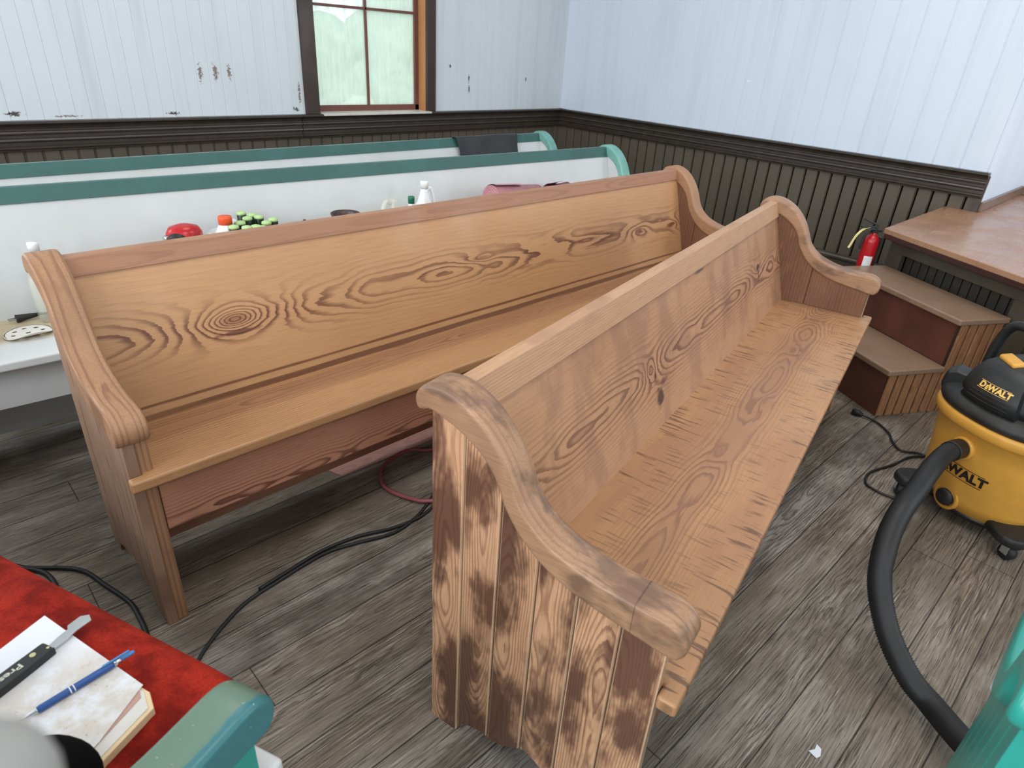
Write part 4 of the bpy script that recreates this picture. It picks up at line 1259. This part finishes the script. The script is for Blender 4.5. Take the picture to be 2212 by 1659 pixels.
for top in (1, 0):
    for i in range(NU + 1):
        for j in range(NV + 1):
            s_ = i / NU; t_ = j / NV
            u = U0 + (U1 - U0) * s_; v = V0 + (V1 - V0) * (0.5 - 0.5 * cos(pi * t_))
            if i < 4: u = U0 + (.05) * (i / 4) ** 1.5
            # droop over the seat edge
            z = cush(u, v, top)
            if v > .55: z -= (v - .55) * .35
            rc = .045
            uu, vv = u, v
            if u < U0 + rc and v > V1 - rc:
                dx, dy = U0 + rc - u, v - (V1 - rc); d_ = max(dx, dy); l_ = sqrt(dx * dx + dy * dy)
                if l_ > 0: uu = U0 + rc - dx * d_ / l_; vv = V1 - rc + dy * d_ / l_
            vv += ((min(uu, .7) - .1) * .03 - .012) * (vv - V0) / (V1 - V0)
            V.append((uu, -vv, z))
st = (NU + 1) * (NV + 1)
for i in range(NU):
    for j in range(NV):
        a = i * (NV + 1) + j
        F.append((a, a + 1, a + NV + 2, a + NV + 1)); F.append((st + a, st + a + NV + 1, st + a + NV + 2, st + a + 1))
ring = [(i, 0) for i in range(NU)] + [(NU, j) for j in range(NV)] + [(i, NV) for i in range(NU, 0, -1)] + [(0, j) for j in range(NV, 0, -1)]
for k in range(len(ring)):
    (a, b), (c, d) = ring[k], ring[(k + 1) % len(ring)]
    F.append((a * (NV + 1) + b, c * (NV + 1) + d, st + c * (NV + 1) + d, st + a * (NV + 1) + b))
m.add(V, F, True)
o = thing_mesh('seat_cushion', m, M_PLUSH, 'fuzzy red plush cushion on the green armed pew at lower left', 'cushion')
o.matrix_world = PM
CT = .513   # top of the cushion

def quad_thing(name, pts, z0, z1, mat, label, cat, bevel=.0006):
    mb = MB(); mb.prism(pts, z0, z1, 'z'); return thing_mesh(name, mb, mat, label, cat, bevel=bevel)
M_BOOK = plain('cream_page_block', srgb(226, 200, 160), 0.7, var=.04)
bk = empty('book', (.03, .80, CT)); tag(bk, 'thick book with cream pages under the white sheet on the red cushion', 'book')
bq = [(-.17, .90), (-.015, 1.0), (.078, .765), (.074, .735), (.004, .700), (-.09, .64)]
def bchild(mb, name, mat, **k):
    o = mb.build(name, mat, None, **k); o.parent = bk; o.matrix_parent_inverse = Matrix.Translation((-.03, -.80, -CT)); return o
m = MB(); m.prism([(x, y) for x, y in bq], CT, CT + .014, 'z'); bchild(m, 'page_block', M_BOOK, bevel=.001)
m = MB(); m.prism([(x - .006 * (x > 0), y + .004 * (y < .8)) for x, y in bq], CT + .0142, CT + .0152, 'z'); bchild(m, 'cover', plain('pale_grey_cover', srgb(214, 210, 204), 0.5, var=.03), bevel=.0003)
m = MB(); m.prism([(-.16, .87), (-.05, .95), (.068, .775), (.066, .762), (-.004, .722), (-.08, .66)], CT + .0154, CT + .0162, 'z'); bchild(m, 'pink_sheet', plain('pink_brown_sheet', srgb(186, 146, 134), 0.6, var=.03))
def stained():
    n = NT('stained_white_paper', 0.65, 0, 0.3)
    a = n.noise(n.co(), 22.0, 5.0, 0.65); b = n.noise(n.co(), 160.0, 4.0, 0.7); o_ = n.sep(n.co())
    msk = n.mul(n.ss(o_[1], .95, .84), n.ss(a, .32, .6))
    c = n.mix(n.mul(msk, 0.55), srgb(226, 229, 236), srgb(186, 168, 138))
    c = n.mix(n.mul(msk, n.ss(b, .60, .72, 0.0, .6)), c, srgb(104, 90, 74))
    c = n.mix(n.mul(n.ss(o_[1], .93, .86), n.ss(a, .62, .74, 0.0, .5)), c, srgb(190, 120, 100))
    n.color(c); return n.mat
quad_thing('paper_sheet', [(-.110, .955), (.0, 1.010), (.0745, .780), (.006, .728), (-.085, .675)], CT + .0166, CT + .0174, stained(), 'stained white sheet of paper on top of the book', 'paper', bevel=0)
PTOP = CT + .0176
# putty knife / scraper
sd = (Vector((.046, .957)) - Vector((-.072, .905))).normalized()
sc = empty('scraper', (-.006, .928, PTOP), atan2(sd.y, sd.x)); tag(sc, 'black handled scraper with steel blade lying on the stained paper', 'scraper')
m = MB(); m.prism(cr([(-.16, .011), (-.08, .0135), (-.02, .012), (-.006, .0115), (-.003, .008), (-.003, -.009), (-.006, -.0115), (-.06, -.013), (-.16, -.012)], 2, closed=False), .0, .014, 'z')
hd = m.build('scraper_handle', M_BLACK, sc, bevel=.004, seg=3)
m = MB(); m.prism([(-.004, .006), (.02, .009), (.032, .009), (.037, .016), (.058, .0155), (.066, .006), (.060, -.006), (.036, -.0045), (.02, -.007), (-.004, -.006)], .005, .0065, 'z'); m.build('blade', plain('dull_steel', srgb(190, 192, 194), 0.35, metal=.6), sc)
for x, y, r in ((-.024, .003, .0042), (-.0062, -.0042, .0022)):
    m = MB(); m.M = Matrix.Translation((x, y, .0138)); m.lathe([(r, 0), (r, .0007), (r * .8, .001)], 20); m.build('rivet', plain('brass_rivet', srgb(214, 204, 158), 0.35, metal=.4), hd)
me = text_mesh('Pressure', .0145, .0003, .0002, xs=1.05)
put_mesh('lettering', me, plain('silver_print', srgb(206, 206, 190), 0.4), hd, lambda c: Vector((-.072 - c.x * 1.15, .001 - c.y * .95, .0142 + c.z)))
# blue pen
p0, p1 = Vector((-.064, .822, PTOP + .0052)), Vector((.082, .842, PTOP + .0062))
pd = (p1 - p0); PL = pd.length
pen = empty('ballpoint_pen', tuple(p0)); pen.rotation_euler = pd.to_track_quat('X', 'Z').to_euler()
tag(pen, 'blue ballpoint pen with silver rings lying on the stained paper', 'pen')
RX = Matrix.Rotation(pi / 2, 4, 'Y')
m = MB(); m.M = RX; m.lathe([(.0043, .020), (.0052, .024), (.0052, .116), (.0048, .118)], 20); m.build('barrel', plain('blue_plastic', srgb(38, 82, 150), 0.45, var=.12), pen)
m = MB(); m.M = RX; m.lathe([(.0006, 0), (.0014, .006), (.0036, .019), (.0044, .021)], 18); m.build('tip', M_STEEL, pen)
for x in (.060, .065):
    m = MB(); m.M = RX; m.lathe([(.0054, x), (.0055, x + .0006), (.0054, x + .0014)], 20, cap=False); m.build('ring', M_WHITEPL, pen)
m = MB(); m.M = RX; m.lathe([(.0046, .118), (.0046, .128), (.003, .129)], 18); m.build('collar', M_STEEL, pen)
m = MB(); m.M = RX; m.lathe([(.003, .128), (.0032, .145), (.002, .148)], 14); m.M = None; m.box(.105, .142, -.0015, .0015, .006, .0078); m.build('clicker', plain('light_blue_plastic', srgb(70, 130, 190), 0.3), pen)
# black pouch and the blurred grey thing at the corner
m = MB()
m.ball((0, 0, 0), (.068, .048, .03), 28, 16)
o = thing_mesh('tool_pouch', m, plain('matt_black_cloth', srgb(6, 6, 6), 0.95, spec=.1), 'matt black rounded pouch at the bottom edge, over the book', 'pouch')
o.location = (-.052, .690, PTOP + .032); o.rotation_euler = (0, 0, radians(-62))
m = MB()
g0, g1 = Vector((-.018, .114, 1.250)), Vector((-.14, .06, .0))
pts = [g0 + Vector((0, 0, .0)), g0 + (g1 - g0) * .02, g0 + (g1 - g0) * .2, g0 + (g1 - g0) * .6, g1]
m.ball(tuple(g0), (.0125, .0125, .015), 20, 12)
m.tube(cr([tuple(p) for p in pts], 5), .0125, 18)
thing_mesh('padded_pole', m, plain('pale_grey_foam', srgb(150, 150, 148), 0.8), 'out of focus pale grey padded pole end close at the bottom left corner', 'pole')
# papers and a book on the floor right of the green arm
bk2 = empty('book', (.19, .80, 0)); tag(bk2, 'tan book under a white sheet, right of the green arm at the bottom edge', 'book')
m = MB(); m.prism([(.245, .812), (.218, .862), (.12, .80), (.15, .72)], .001, .118, 'z')
o = m.build('page_block', M_BOOK, None, bevel=.002); o.parent = bk2; o.matrix_parent_inverse = Matrix.Translation((-.19, -.80, 0))
quad_thing('paper_sheet', [(.2285, .877), (.218, .826), (.19, .74), (.12, .76), (.165, .85)], .1185, .1195, M_PAPER, 'white sheet corner sticking out beside the green arm at the bottom edge', 'paper', bevel=0)
